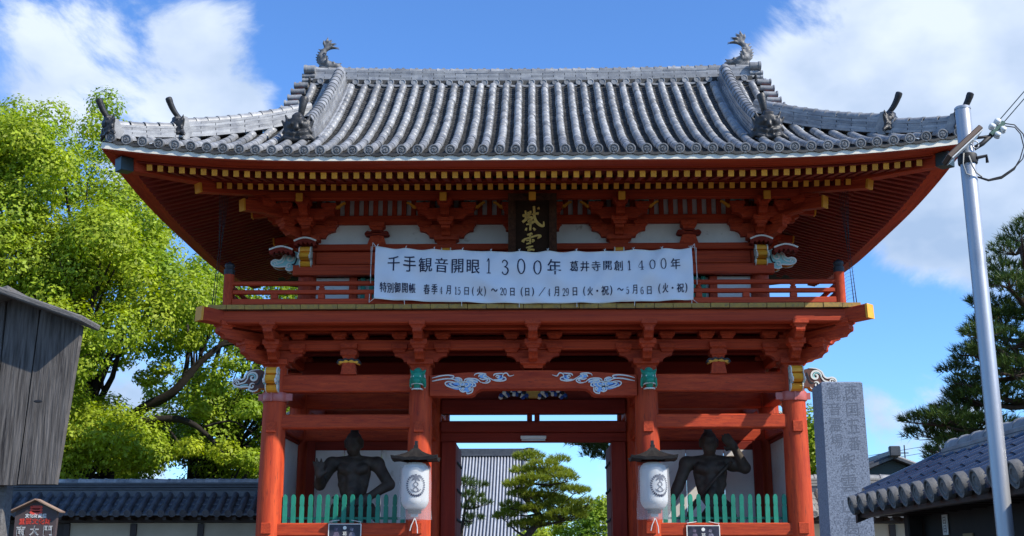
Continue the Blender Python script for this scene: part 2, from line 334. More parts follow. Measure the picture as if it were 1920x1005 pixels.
# ------------------------------------------------------------------ the gate: timber frame
GATE = thing('temple_gate', 'two-storey vermilion temple gate with grey tiled hip-and-gable roof', 'temple gate')
CX = (-4.43, -1.93, 1.93, 4.43); CYS = (0.0, 2.2, 4.4)
plat = bm('stone_platform', GATE, -5.6, 5.6, -1.2, 5.6, 0.0, .55, STONE, .03)
for k, (y0, z) in enumerate(((-1.55, .37), (-1.9, .18))): bm('stone_step', GATE, -2.2, 2.2, y0, -1.2, 0.0, z, STONE, .02)
def column(x, y, z0, z1, r0, r1, name='column'):
    b = B().lathe([(r0 * .98, 0), (r0, .06), (r0, (z1 - z0) * .5), (r1, z1 - z0)], 28)
    return ob(name, b.mesh(name, RED, smooth=True, auto=40), GATE, Matrix.Translation((x, y, z0)))
for y in CYS:
    for x in CX:
        c = column(x, y, .68, 4.9, .212, .192)
        bs = B().lathe([(.34, 0), (.36, .05), (.30, .13)], 24); under(ob('base_stone', bs.mesh('base_stone', STONE, smooth=True, auto=40), None, Matrix.Translation((x, y, .55))), c)
        if y == 0:
            for z, w in ((3.88, .085), (2.21, .085)):
                t = B().box(-w, w, -.235, -.15, -.09, .09, bev=.008); under(ob('tenon', t.mesh('tenon', RED), None, Matrix.Translation((x, y, z))), c)
            if abs(x) > 4:
                bd = B().lathe([(.222, 0), (.226, .01), (.226, .145), (.222, .155)], 32)
                sx = 1 if x < 0 else -1
                bd.box(sx * .19, sx * .31, -.10, -.04, .02, .14); bd.box(-sx * .16, -sx * .27, -.10, -.05, .02, .13); bd.box(-.03, .0, -.245, -.2, -.005, .16)
                m_ = MATS.get('band') or mat('band', (.52, .13, .10), (.42, .09, .07), rough=.35, scale=6, spec=.6)
                under(ob('iron_band', bd.mesh('iron_band', m_, auto=30), None, Matrix.Translation((x, y, 4.325))), c)
# tie beams, front / middle / back and along the sides
for y in CYS:
    for s in (-1, 1):
        xa, xb = sorted((s * 4.30, s * 2.06))
        bm('tie_beam', GATE, xa, xb, y - .13, y + .13, 4.485, 4.785, RED, .02)
        bm('tie_beam', GATE, xa, xb, y - .125, y + .125, 3.865, 4.103, RED, .02)
        if y == 0: bm('tie_beam', GATE, xa, xb, y - .13, y + .12, 2.085, 2.30, RED, .02); bm('tie_beam', GATE, xa, xb, y - .12, y + .12, .70, .92, RED, .02)
for s in (-1, 1):
    for x in (4.43, 1.93):
        for y in (0, 2.2):
            for z0, z1 in ((4.49, 4.77), (3.87, 4.09)):
                bm('side_tie_beam', GATE, s * x - .12, s * x + .12, y + .15, y + 2.05, z0, z1, RED, .02)
# rainbow beam over the passage, with its stepped soffit
def fr_xz(u, v, d): return (u, d, v)
def koryo(y, t, m):
    pts = [(-1.76, 4.413), (-1.06, 4.413), (-1.0, 4.44), (-.965, 4.49), (-.90, 4.528), (-.78, 4.535)]
    low = pts + [(-p[0], p[1]) for p in pts[::-1]]
    top = [(1.76 - 3.52 * k / 16, 4.76 + .085 * (1 - ((1.76 - 3.52 * k / 16) / 1.76) ** 2)) for k in range(17)]
    return B().prism(low + top, fr_xz, y - t, y + t).obj('rainbow_beam', m, GATE)
koryo(0, .15, RED); bm('tie_beam', GATE, -1.74, 1.74, 4.27, 4.53, 4.84, 5.12, RED, .02)
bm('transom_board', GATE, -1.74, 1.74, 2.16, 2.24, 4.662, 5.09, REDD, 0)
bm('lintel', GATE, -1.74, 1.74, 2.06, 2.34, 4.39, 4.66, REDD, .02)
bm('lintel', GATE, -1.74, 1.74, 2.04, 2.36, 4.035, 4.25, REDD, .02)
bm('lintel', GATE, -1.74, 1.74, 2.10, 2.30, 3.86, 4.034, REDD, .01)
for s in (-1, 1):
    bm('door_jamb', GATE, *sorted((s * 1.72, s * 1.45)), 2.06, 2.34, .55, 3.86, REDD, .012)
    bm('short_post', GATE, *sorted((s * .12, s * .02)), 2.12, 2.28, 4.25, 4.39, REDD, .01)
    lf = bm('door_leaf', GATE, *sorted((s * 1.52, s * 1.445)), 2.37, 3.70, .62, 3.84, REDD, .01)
    for z in (1.2, 1.9, 2.45, 3.0, 3.5):
        bt = B()
        for q in range(9):
            y = 2.46 + q * .14; bt.lathe([(.03, -.006), (.034, .004), (.02, .025), (.004, .03)], 8, c=(0, 0, 0)); 
            n = 32; bt.V[-n:] = [(s * 1.445 - s * v[2], y + v[0], z + v[1]) for v in bt.V[-n:]]
        under(ob('door_stud_row', bt.mesh('door_stud_row', DARK)), lf)
# side plaster walls of the statue bays, back boards and bay floor
for s in (-1, 1):
    xa = s * 4.43
    bm('plaster_panel', GATE, xa - .03, xa + .03, .19, 2.01, 1.0, 3.80, PLAS, 0)
    bm('panel_rail', GATE, xa - .06, xa + .06, .19, 2.01, 3.80, 3.866, REDD, .01)
    for k in range(3):
        xx = sorted((s * (4.22 - k * .70), s * (4.22 - (k + 1) * .70 + .012))); bm('board_panel', GATE, xx[0], xx[1], 2.02 + .005 * k, 2.06 + .005 * k, 1.0, 3.70, PLAS, .004)
    bm('board_batten', GATE, *sorted((s * 2.82, s * 2.75)), 1.995, 2.018, 1.0, 3.70, PLAS, .004)
    bm('panel_rail', GATE, *sorted((s * 4.22, s * 2.1)), 2.02, 2.12, 3.702, 3.864, REDD, .01)
    bm('inner_post', GATE, *sorted((s * 4.2, s * 4.06)), 1.86, 2.0, 1.0, 3.86, REDD, .01)
    bm('bay_floor', GATE, *sorted((s * 4.35, s * 2.0)), .14, 2.0, .93, 1.0, DWOOD, .01)
    bm('inner_side_panel', GATE, s * 1.93 - .03, s * 1.93 + .03, .19, 2.01, 1.0, 2.4, REDD, 0)
    # slatted front below the picket rail
    for k in range(16):
        x = s * (2.2 + k * .13); bm('front_slat', GATE, x - .03, x + .03, -.05, .05, .93, 2.08, REDD, .006)
# ceiling of the ground storey
for k in range(22):
    x = -4.6 + k * .42; bm('ceiling_board', GATE, x, x + .415, .1, 4.3, 5.62 + .004 * (k % 2), 5.66 + .004 * (k % 2), REDD, 0)
for y in (.75, 1.5, 2.9, 3.6): bm('ceiling_joist', GATE, -4.4, 4.4, y - .09, y + .09, 5.40, 5.60, REDD, .015)
bm('upper_tie', GATE, -4.4, 4.4, 2.08, 2.32, 5.1, 5.38, REDD, .02)

# ------------------------------------------------------------------ bracket sets
def arm_mesh(Ln, h, t, name='bracket_arm', m=RED):
    c = [(Ln, h), (Ln, h * .52)] + [(Ln - Ln * .36 * math.sin(a), h * .52 * math.cos(a) ) for a in [rad(x) for x in (25, 45, 62, 78, 90)]]
    pts = c + [(-u, v) for u, v in c[::-1]]
    return B().prism(pts, lambda u, v, d: (u, d, v), -t / 2, t / 2).mesh(name, m)
def nose_mesh(Ln, h, t, name='forward_arm', m=RED):
    c = [(0, 0), (Ln * .62, 0)] + [(Ln - .13 * math.cos(a) * 1.0, h * .55 * math.sin(a)) for a in [rad(x) for x in (15, 35, 55, 75)]] + [(Ln, h * .58), (Ln - .012, h * .62), (Ln, h * .68), (Ln, h), (0, h)]
    return B().prism(c, lambda u, v, d: (u, d, v), -t / 2, t / 2).mesh(name, m)
def block_mesh(w, h, name='bearing_block', m=RED):
    b = B(); pr = [(.70, 0), (.72, .08), (.80, .30), (.97, .42), (1.0, .44), (1.0, .97), (.97, 1.0)]; V = []
    for s_, z in pr: V += [(a * w / 2 * s_, c * w / 2 * s_, z * h) for a, c in ((-1, -1), (1, -1), (1, 1), (-1, 1))]
    F = [(4 * k + j, 4 * k + (j + 1) % 4, 4 * k + 4 + (j + 1) % 4, 4 * k + 4 + j) for k in range(len(pr) - 1) for j in range(4)] + [(3, 2, 1, 0), tuple(4 * len(pr) - 4 + j for j in range(4))]
    return b.add(V, F).mesh(name, m)
BIG = block_mesh(.44, .16); SMALL = block_mesh(.28, .145); SM2 = block_mesh(.26, .125)
ARM = arm_mesh(.45, .20, .15)
def nose(o, d, Ln, h, t): ob('forward_arm', NOSES.setdefault((Ln, h, t), None) or NOSES.__setitem__((Ln, h, t), nose_mesh(Ln, h, t)) or NOSES[(Ln, h, t)], GATE, frame(o, (d[0], d[1], 0)))
NOSES = {}
T = Matrix.Translation
def lower_set(x, y, dirs, lateral=True):
    ob('bearing_block', BIG, GATE, T((x, y, 4.885)))
    if lateral:
        ob('bracket_arm', ARM, GATE, T((x, y - .03, 5.005)))
        for s in (-1, 1):
            ob('bearing_block', SMALL, GATE, T((x + s * .37, y - .05, 5.165)))
            ob('bearing_block', SM2, GATE, T((x + s * .37, y - .05, 5.395)))
    ob('bearing_block', SM2, GATE, T((x, y, 5.395)))
    for d in dirs:
        k = 1.38 if d[0] and d[1] else 1.0
        dv = Vector((d[0], d[1], 0)).normalized()
        nose((x - dv.x * .2, y - dv.y * .2, 4.985), dv, round(.2 + .50 * k, 3), .195, .15)
        p = Vector((x, y, 5.175)) + dv * .43 * k; ob('bearing_block', SMALL, GATE, frame(p, dv))
        nose((x - dv.x * .2, y - dv.y * .2, 5.275), dv, round(.2 + .86 * k, 3), .185, .15)
        p = Vector((x, y, 5.455)) + dv * .77 * k; ob('bearing_block', SM2, GATE, frame(p, dv))
for x in (-1.93, 0.0, 1.93): lower_set(x, 0, [(0, -1)])
for s in (-1, 1):
    lower_set(s * 4.43, 0, [(0, -1), (s, 0), (s, -1)])
    lower_set(s * 4.43, 4.4, [(0, 1), (s, 0), (s, 1)])
    lower_set(s * 4.43, 2.2, [(s, 0)], False)
    # strut between the sets, with its scrolled wings
    st = B().prism([(-.135, 4.785), (.135, 4.785), (.10, 5.01), (-.10, 5.01)], fr_xz, -.17, -.03).obj('strut_post', RED, GATE)
    st.location.x = s * 3.16
    wg = B()
    for q in (-1, 1):
        wg.ribbon([(0, 5.03), (q * .06, 5.045), (q * .10, 5.02), (q * .155, 5.03), (q * .19, 4.985), (q * .15, 4.97)], .03, fr_xz, -.19, -.03, 1)
        wg.ribbon([(0, 5.0), (q * .08, 5.005), (q * .15, 4.985), (q * .18, 4.96)], .045, fr_xz, -.185, -.03, 0)
    w = wg.obj('scroll_wing', [YEL, DARK], None); w.location.x += s * 3.16; under(w, st)
    ob('bearing_block', SMALL, GATE, T((s * 3.16, -.08, 5.05))); ob('bearing_block', SMALL, GATE, T((s * 3.16, -.08, 5.175)))
    for q in (-.18, .18): ob('bearing_block', SM2, GATE, T((s * 3.16 + q, -.05, 5.395)))
bm('through_beam', GATE, -4.98, 4.98, -.10, .04, 5.215, 5.39, RED, .012)
bm('through_beam', GATE, -4.98, 4.98, -.10, .04, 5.515, 5.66, RED, .012)
bm('lower_purlin', GATE, -4.8, 4.8, -.50, -.37, 5.50, 5.62, RED, .012)
for s in (-1, 1):
    bm('side_through_beam', GATE, s * 4.43 - .07, s * 4.43 + .07, .06, 4.5, 5.22, 5.385, RED, .012)
    bm('side_through_beam', GATE, s * 4.43 - .07, s * 4.43 + .07, .06, 4.5, 5.52, 5.655, RED, .012)
# balcony: edge beams, corner beams, planks
bm('balcony_beam', GATE, -5.20, 5.20, -.88, -.66, 5.53, 5.752, RED, .02)
for s in (-1, 1):
    bm('balcony_side_beam', GATE, s * 5.2 - .11, s * 5.2 + .11, -.655, 5.06, 5.535, 5.75, RED, .02)
    b = B().box(-.3, 1.42, -.10, .10, -.12, .115, bev=.012); F0 = len(b.F); b.box(1.42, 1.46, -.101, .101, -.121, .116, i=1)
    ob('corner_beam', b.mesh('corner_beam', [RED, YEL]), GATE, frame((s * 4.5, -.07, 5.60), (s * 1, -1, .055)))
bm('balcony_beam', GATE, -5.2, 5.2, 5.06, 5.28, 5.53, 5.752, RED, .02)
PL = B(); PL.box(-.15, .15, .02, 1.2, 0, .075); PL.box(-.15, .15, 0, .02, 0, .075, 1); PLM = PL.mesh('balcony_plank', [mat('weathered_plank', (.20, .16, .12), (.13, .11, .09), rough=.85, scale=8), GOLDE])
for k in range(35): ob('balcony_plank', PLM, GATE, T((-5.27 + .31 * k, -.96 + .004 * (k % 3), 5.757 + .002 * (k % 2))))
for s in (-1, 1): bm('balcony_side_deck', GATE, *sorted((s * 5.42, s * 3.9)), .26, 5.3, 5.757, 5.83, DWOOD, 0)
# railing
RZ = 5.835
for s in (-1, 1):
    p = B().lathe([(.085, 0), (.085, .53), (.088, .54)], 18); po = ob('railing_post', p.mesh('railing_post', RED, smooth=True, auto=40), GATE, T((s * 5.13, -.83, RZ)))
    gb = B().lathe([(.09, 0), (.092, .09), (.07, .105), (.07, .12), (.088, .15), (.075, .19), (.03, .215), (.008, .235)], 18)
    under(ob('post_cap', gb.mesh('post_cap', DARK, smooth=True, auto=50), None, T((s * 5.13, -.83, RZ + .54))), po)
    for y in (-.83,):
        pass
    bm('side_rail', GATE, s * 5.13 - .04, s * 5.13 + .04, -.76, 5.1, RZ + .20, RZ + .265, RED, .008)
    bm('side_rail', GATE, s * 5.13 - .05, s * 5.13 + .05, -.76, 5.1, RZ + .02, RZ + .11, RED, .008)
    ob('side_rail', B().tube([(0, -.78, 0), (0, 5.3, 0)], .042, 10).mesh('side_rail', RED, smooth=True, auto=40), GATE, T((s * 5.13, 0, RZ + .385)))
    for k in range(7): bm('side_baluster', GATE, s * 5.13 - .045, s * 5.13 + .045, -.1 + k * .75, k * .75, RZ + .111, RZ + .199, RED, .006)
ob('railing_top_rail', B().tube([(-5.2, 0, 0), (5.2, 0, 0)], .043, 10).mesh('railing_top_rail', RED, smooth=True, auto=40), GATE, T((0, -.83, RZ + .385)))
bm('railing_middle_rail', GATE, -5.05, 5.05, -.875, -.785, RZ + .20, RZ + .27, RED, .01)
bm('railing_bottom_rail', GATE, -5.05, 5.05, -.885, -.775, RZ + .015, RZ + .115, RED, .01)
for k in range(14):
    x = -5.13 + .79 * k
    if abs(abs(x) - 5.13) < .05: continue
    bl = bm('baluster', GATE, x - .055, x + .055, -.88, -.78, RZ + .116, RZ + .199, RED, .006)
    if k % 2 == 0:
        b = B().lathe([(.05, 0), (.055, .03), (.035, .05), (.05, .075), (.05, .085)], 12); under(ob('rail_support', b.mesh('rail_support', RED, smooth=True, auto=40), None, T((x, -.83, RZ + .268))), bl)

# ------------------------------------------------------------------ upper storey walls
UY = .35
for x in (-4.03, -1.54, 1.54, 4.03):
    column(x, UY, RZ, 7.06, .165, .16, 'upper_column'); column(x, 4.05, RZ, 7.06, .165, .16, 'upper_column')
for s in (-1, 1): column(s * 4.03, 2.2, RZ, 7.06, .165, .16, 'upper_column')
bm('wall_plate', GATE, -4.22, 4.22, UY - .2, UY + .18, 7.065, 7.18, RED, .012)
bm('head_beam', GATE, -3.88, 3.88, UY - .11, UY + .1, 6.83, 7.06, RED, .012)
bm('wall_board', GATE, -3.88, 3.88, UY - .04, UY + .02, 6.70, 6.83, RED, 0)
bm('nageshi_beam', GATE, -4.26, 4.26, UY - .24, UY - .10, 6.60, 6.79, RED, .012)
bm('sill_beam', GATE, -4.2, 4.2, UY - .2, UY + .1, RZ, 5.97, RED, .012)
for (xa, xb) in ((-3.87, -1.7), (-1.38, 1.38), (1.7, 3.87)):
    w = xb - xa
    if abs(xa) > 1.5:
        o = xa if xa < 0 else xb; s = 1 if xa < 0 else -1
        bm('plaster_panel', GATE, *sorted((o, o + s * .60)), UY - .02, UY + .02, 5.97, 6.60, PLAS, 0)
        bm('window_post', GATE, *sorted((o + s * .60, o + s * .74)), UY - .08, UY + .06, 5.97, 6.6, RED, .008)
        bm('window_backing', GATE, *sorted((o + s * .74, o + s * w)), UY + .05, UY + .07, 5.97, 6.6, PLAS, 0)
        for k in range(9):
            q = o + s * (.84 + k * .15); bm('window_bar', GATE, q - .04, q + .04, UY - .05, UY + .03, 5.97, 6.6, GREEN, .006)
    else:
        for q in (xa, 0.0): bm('upper_door', GATE, q + .005, q + w / 2 - .005, UY - .03, UY + .03, 5.97, 6.6, REDD, .01)
    # plaster band between the bracket sets
bm('plaster_band', GATE, -4.0, 4.0, UY - .03, UY + .02, 7.18, 7.60, PLAS, 0)
bm('upper_through_beam', GATE, -4.7, 4.7, UY - .12, UY + .02, 7.575, 7.735, RED, .01)
bm('slit_backing', GATE, -4.0, 4.0, UY - .02, UY + .01, 7.735, 8.06, PLAS, 0)
for k in range(-23, 24):
    x = (k + .5) * .172; bm('slit_bar', GATE, x - .043, x + .043, UY - .09, UY - .03, 7.735, 8.06, RED, .005)
bm('upper_through_beam', GATE, -4.7, 4.7, UY - .11, UY + .02, 8.045, 8.17, RED, .01)
for s in (-1, 1):
    bm('upper_side_wall', GATE, s * 4.03 - .04, s * 4.03 + .04, .5, 3.9, 5.85, 8.2, REDD, 0)
    bm('side_nageshi', GATE, s * 4.03 - .2, s * 4.03 + .2, .52, 3.9, 6.6, 6.79, RED, .01)
    bm('side_wall_plate', GATE, s * 4.03 - .19, s * 4.03 + .19, .54, 3.9, 7.065, 7.18, RED, .01)
bm('upper_back_wall', GATE, -3.98, 3.98, 4.02, 4.08, 5.85, 8.2, REDD, 0)
ARMU = arm_mesh(.48, .24, .15); ARMV = arm_mesh(.50, .20, .14)
def upper_set(x, y, dirs, lat=True, tip=True):
    ob('bearing_block', BIG, GATE, T((x, y - .02, 7.181)))
    if lat:
        ob('bracket_arm', ARMU, GATE, T((x, y - .06, 7.315)))
        for s in (-1, 1): ob('bearing_block', SM2, GATE, T((x + s * .40, y - .06, 7.50)))
    for d in dirs:
        k = 1.40 if d[0] and d[1] else 1.0
        dv = Vector((d[0], d[1], 0)).normalized(); sd_ = Vector((-dv.y, dv.x, 0))
        nose((x - dv.x * .2, y - dv.y * .2, 7.29), dv, round(.2 + .42 * k, 3), .19, .15)
        ob('bearing_block', SMALL, GATE, frame(Vector((x, y, 7.465)) + dv * .36 * k, dv))
        if k == 1.0:
            a = Vector((x, y, 7.575)) + dv * .36; ob('bracket_arm', ARMV, GATE, frame(a, sd_))
            for s in (-1, 1): ob('bearing_block', SM2, GATE, frame(a + sd_ * s * .41 + Vector((0, 0, .165)), dv))
        nose((x - dv.x * .2, y - dv.y * .2, 7.575), dv, round(.2 + .76 * k, 3), .185, .15)
        ob('bearing_block', SM2, GATE, frame(Vector((x, y, 7.74)) + dv * .68 * k, dv))
        if tip and k == 1.0:
            b = B().box(0, 1.15, -.055, .055, -.07, .07, bev=.008); b.box(1.15, 1.185, -.0605, .0605, -.0755, .0755, i=1, bev=.012)
            ob('tail_rafter', b.mesh('tail_rafter', [RED, YEL]), GATE, frame(Vector((x, y, 7.93)) - dv * .1, (dv.x, dv.y, -.12)))
for x in (-1.54, 0, 1.54): upper_set(x, UY, [(0, -1)])
for s in (-1, 1):
    upper_set(s * 4.03, UY, [(0, -1), (s, 0), (s, -1)])
    upper_set(s * 4.03, 2.2, [(s, 0)], False); upper_set(s * 4.03, 4.05, [(s, 0), (s, 1)], False)
    b = B().box(0, 1.40, -.075, .075, -.10, .10, bev=.01); b.box(1.40, 1.43, -.08, .08, -.105, .105, i=1)
    ob('corner_tail_rafter', b.mesh('corner_tail_rafter', [RED, YEL]), GATE, frame((s * 4.03, UY, 7.80), (s, -1, -.13)))
    # strut in the plaster band
    for x in (s * 2.79,):
        st = B().prism([(-.17, 7.18), (.17, 7.18), (.10, 7.40), (-.10, 7.40)], fr_xz, .20, .31).obj('strut_post', RED, GATE); st.location.x = x
        ob('bearing_block', SMALL, GATE, T((x, .24, 7.44)))
        wg = B()
        for q in (-1, 1): wg.ribbon([(0, 7.42), (q * .07, 7.43), (q * .11, 7.40), (q * .17, 7.41), (q * .20, 7.37), (q * .15, 7.355), (0, 7.37)], .04, fr_xz, .17, .30, 0)
        w = wg.obj('scroll_wing', [REDD], None); w.location.x += x; under(w, st)
bm('eave_purlin', GATE, -5.0, 5.0, UY - .75, UY - .60, 7.855, 8.0, RED, .012)
for s in (-1, 1): bm('side_eave_purlin', GATE, s * 4.71 - .075, s * 4.71 + .075, -.24, 4.7, 7.86, 8.0, RED, .012)

# ------------------------------------------------------------------ rafters of the deep eaves, two tiers with ochre ends
LW = .19
def wl(a, half): return max(0.0, abs(a) - (half + 2.45) + 3.5) / 3.5
def wlift(a, half, o): return LW * wl(a, half) ** 2.2 * min(1, max(0, o) / 2.45)
SIDES = [('f', 4.03, lambda a, o, z: (a, UY - o, z)), ('l', 1.85, lambda a, o, z: (-4.03 - o, 2.2 + a, z)), ('r', 1.85, lambda a, o, z: (4.03 + o, 2.2 + a, z))]
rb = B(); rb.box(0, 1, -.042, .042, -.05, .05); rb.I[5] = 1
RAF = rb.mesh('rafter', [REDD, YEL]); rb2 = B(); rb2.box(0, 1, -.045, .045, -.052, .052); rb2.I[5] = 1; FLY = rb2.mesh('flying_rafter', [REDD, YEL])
zb = lambda o: 8.265 - .30 * o
zf = lambda o: 7.985 - .255 * (o - 1.35)
def place_raft(name, me, p0, p1):
    p0, p1 = Vector(p0), Vector(p1); d = p1 - p0; mw = frame(p0, d); ob(name, me, GATE, mw @ Matrix.Diagonal((d.length, 1, 1, 1)))
for nm, half, fn in SIDES:
    n = int((half + 1.42) / .177)
    for k in range(-n, n + 1):
        a = k * .177; o0 = max(-.1, abs(a) - half + .06)
        if o0 < 1.4: place_raft('base_rafter', RAF, fn(a, o0, zb(o0) + wlift(a, half, o0)), fn(a, 1.50, zb(1.5) + wlift(a, half, 1.5)))
    n = int((half + 2.34) / .177)
    for k in range(-n, n + 1):
        a = k * .177; o0 = max(1.30, abs(a) - half + .06)
        if o0 < 2.40: place_raft('flying_rafter', FLY, fn(a, o0, zf(o0) + wlift(a, half, o0)), fn(a, 2.45, zf(2.45) + wlift(a, half, 2.45)))
    def strip(name, o0, o1, zt, z0, z1, m, ext, seg=40):
        """long curved board along the eave; ext trims the mitred ends; zt(o) base height"""
        b = B(); V = []
        for k in range(seg + 1):
            t = -1 + 2 * k / seg
            for (o, z) in ((o0, z0), (o1, z0), (o1, z1), (o0, z1)):
                a = t * (half + o + ext); V.append(fn(a, o, zt(o) + z + wlift(a, half, o)))
        F = [(4 * k + j, 4 * k + (j + 1) % 4, 4 * k + 4 + (j + 1) % 4, 4 * k + 4 + j) for k in range(seg) for j in range(4)] + [(0, 1, 2, 3), (4 * seg + 3, 4 * seg + 2, 4 * seg + 1, 4 * seg)]
        return ob(name, b.add(V, F).mesh(name, m), GATE)
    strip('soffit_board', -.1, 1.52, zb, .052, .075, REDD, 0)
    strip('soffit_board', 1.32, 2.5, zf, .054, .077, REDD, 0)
    strip('eave_batten', 1.36, 1.54, lambda o: zb(1.5), .076, .12, RED, -.01)
    strip('red_fascia', 2.36, 2.53, lambda o: zf(2.45), .078, .118, RED, -.01)
    strip('cream_fascia', 2.60, 2.838, lambda o: zf(2.45), .112, .222, WARMW, -.01)
    strip('eave_underboard', 2.40, 2.825, lambda o: zf(2.45), .095, .111, RED, -.012)
for s in (-1, 1):
    lf = LW
    def diag(name, o0, z0, o1, z1, w, h, m, m2, cap, grow):
        p0 = Vector((s * (4.03 + o0), UY - o0, z0)); p1 = Vector((s * (4.03 + o1), UY - o1, z1)); d = p1 - p0; ln = d.length
        b = B().box(0, ln - cap, -w / 2, w / 2, -h / 2, h / 2, bev=.01); b.box(ln - cap, ln, -w / 2 - grow, w / 2 + grow, -h / 2 - grow, h / 2 + grow, i=1, bev=.008)
        return ob(name, b.mesh(name, [m, m2]), GATE, frame(p0, d))
    diag('hip_rafter', -.1, 8.22, 1.62, 7.80, .17, .20, RED, YEL, .05, .002)
    diag('flying_hip_rafter', 1.2, 8.00, 2.62, 7.86, .19, .20, RED, mat('green_black_metal', (.02, .035, .035), (.03, .05, .05), rough=.35) if s < 0 else MATS['green_black_metal'], .22, .012)
# ------------------------------------------------------------------ the tiled roof
HX, EY, RY = 6.87, -2.5, 2.2          # half width and front edge of the tile edge, ridge line
ROOFD = RY - EY
def zprof(s): return 7.945 + .42 * s + .0585 * s * s
def tl(a, half): return max(0.0, abs(a) - half + 3.7) / 3.7
def tlift(a, half, s): return .27 * tl(a, half) ** 2.3 * max(0.0, 1 - s / 3.2)
def zroof(x, s): return zprof(s) + tlift(x, HX, s)
PITCH = .258
def smax(x): return 4.42 if abs(x) < 4.62 else max(0.0, HX - abs(x))
# cover tiles
def cover_mesh(Ln, r0, r1, seg=8):
    V = []; 
    for (y, r) in ((0, r0), (Ln, r1)):
        for ri in (r, r - .014):
            for j in range(seg + 1):
                th = math.pi * (-.06 + 1.12 * j / seg); V.append((-ri * math.cos(th), y, ri * math.sin(th)))
    n = seg + 1; F = [(j, j + 1, 2 * n + j + 1, 2 * n + j) for j in range(seg)] + [(j + 1, j, n + j, n + j + 1) for j in range(seg)]
    return B().add(V, F)
cb = cover_mesh(.262, .0715, .0680); CT = cb.mesh('cover_tile', TILE, smooth=True, auto=50)
dsk = B().lathe([(.083, -.05), (.085, -.01), (.085, .012), (.079, .020), (.066, .020), (.060, .006), (.050, .004), (.045, .014), (.030, .016), (.024, .007), (.001, .006)], 20, ax='y')
for k in range(3):
    th = k * 2 * math.pi / 3; dsk.ribbon([(.012 * math.cos(th), .012 * math.sin(th)), (.03 * math.cos(th + .9), .03 * math.sin(th + .9)), (.042 * math.cos(th + 2.0), .042 * math.sin(th + 2.0))], [.016, .014, .004], lambda u, v, d: (u, d, v), -.024, -.004, sub=3)
TILED = mat('eave_disc_tile', (.16, .165, .17), (.25, .25, .25), rough=.45, scale=14, spec=.5, rvar=.2, bump=.3, bscale=70)
DISC = dsk.mesh('eave_tile_disc', TILED, smooth=True, auto=40)
tiles = []
for i in range(-26, 27):
    x = i * PITCH; sm = smax(x) - (.12 if abs(x) > 4.5 else 0); s = 0.0; k = 0
    while s < sm - .1:
        ds = .02; z0 = zroof(x, s); sl = (zroof(x, s + ds) - z0) / ds; ln = .250 / math.sqrt(1 + sl * sl)
        jx, jz = random.uniform(-.006, .006), random.uniform(-.002, .003)
        mw = frame((x + jx, EY + s, z0 + .035 + jz), (1, 0, 0), (0, -sl, 1)); mw = mw @ Matrix.Rotation(random.uniform(-.02, .02), 4, 'Z')
        tiles.append((k, s, mw)); s += ln; k += 1
    z0 = zroof(x, 0.0)
    ob('eave_tile_disc', DISC, GATE, frame((x + random.uniform(-.004, .004), EY - .015, z0 + .038), (1, 0, 0), (0, -.22 + random.uniform(-.03, .03), 1)) @ Matrix.Rotation(random.uniform(0, 6), 4, 'Y'))
tiles.sort(key=lambda t: t[0])
for k, s, mw in tiles[:300]: ob('cover_tile', CT, GATE, mw)
tag(joined('cover_tile_rows', CT, [t[2] for t in tiles[300:]], GATE, mat('upper_roof_tile', (.15, .157, .168), (.33, .33, .325), rough=.45, scale=7.5, bump=.2, bscale=60, spec=.55, dark=(.08, .084, .09), dscale=12, dthr=.60, island=.30)), kind='stuff')
# pan tiles: stepped, dished courses between the rows
pan = B()
for i in range(-27, 27):
    xa, xb = i * PITCH + .05, (i + 1) * PITCH - .05; xm = (xa + xb) / 2; sm = min(smax(xa), smax(xb)) if abs(xm) > 4.4 else 4.42
    if sm < .1: continue
    st = .088; nk = int(sm / st); ns = 4
    for k in range(nk):
        s0, s1 = k * st, (k + 1) * st + .012; V = []; j0 = random.uniform(-.003, .004)
        for (s, dz) in ((s0, -.012), (s0, .026 + j0), (s1, .001 + j0)):
            for q in range(ns + 1):
                u = q / ns; x = xa + (xb - xa) * u; V.append((x, EY + .012 + s, zroof(x, s) + dz - .030 * (1 - (2 * u - 1) ** 2)))
        n = ns + 1; pan.add(V, [(q, q + 1, n + q + 1, n + q) for q in range(ns)] + [(n + q, n + q + 1, 2 * n + q + 1, 2 * n + q) for q in range(ns)])
    V = []   # turned-down lip of the eave pan
    for (dy, dz) in ((-.02, .012), (-.02, -.032), (.02, -.032)):
        for q in range(7):
            u = q / 6; x = xa - .03 + (xb - xa + .06) * u; V.append((x, EY + dy, zroof(x, 0) + dz - .036 * (1 - (2 * u - 1) ** 2)))
    pan.add(V, [(q, q + 1, 8 + q, 7 + q) for q in range(6)] + [(7 + q, 8 + q, 15 + q, 14 + q) for q in range(6)])
tag(ob('pan_tile_courses', pan.mesh('pan_tile_courses', TILEP), GATE), kind='stuff')
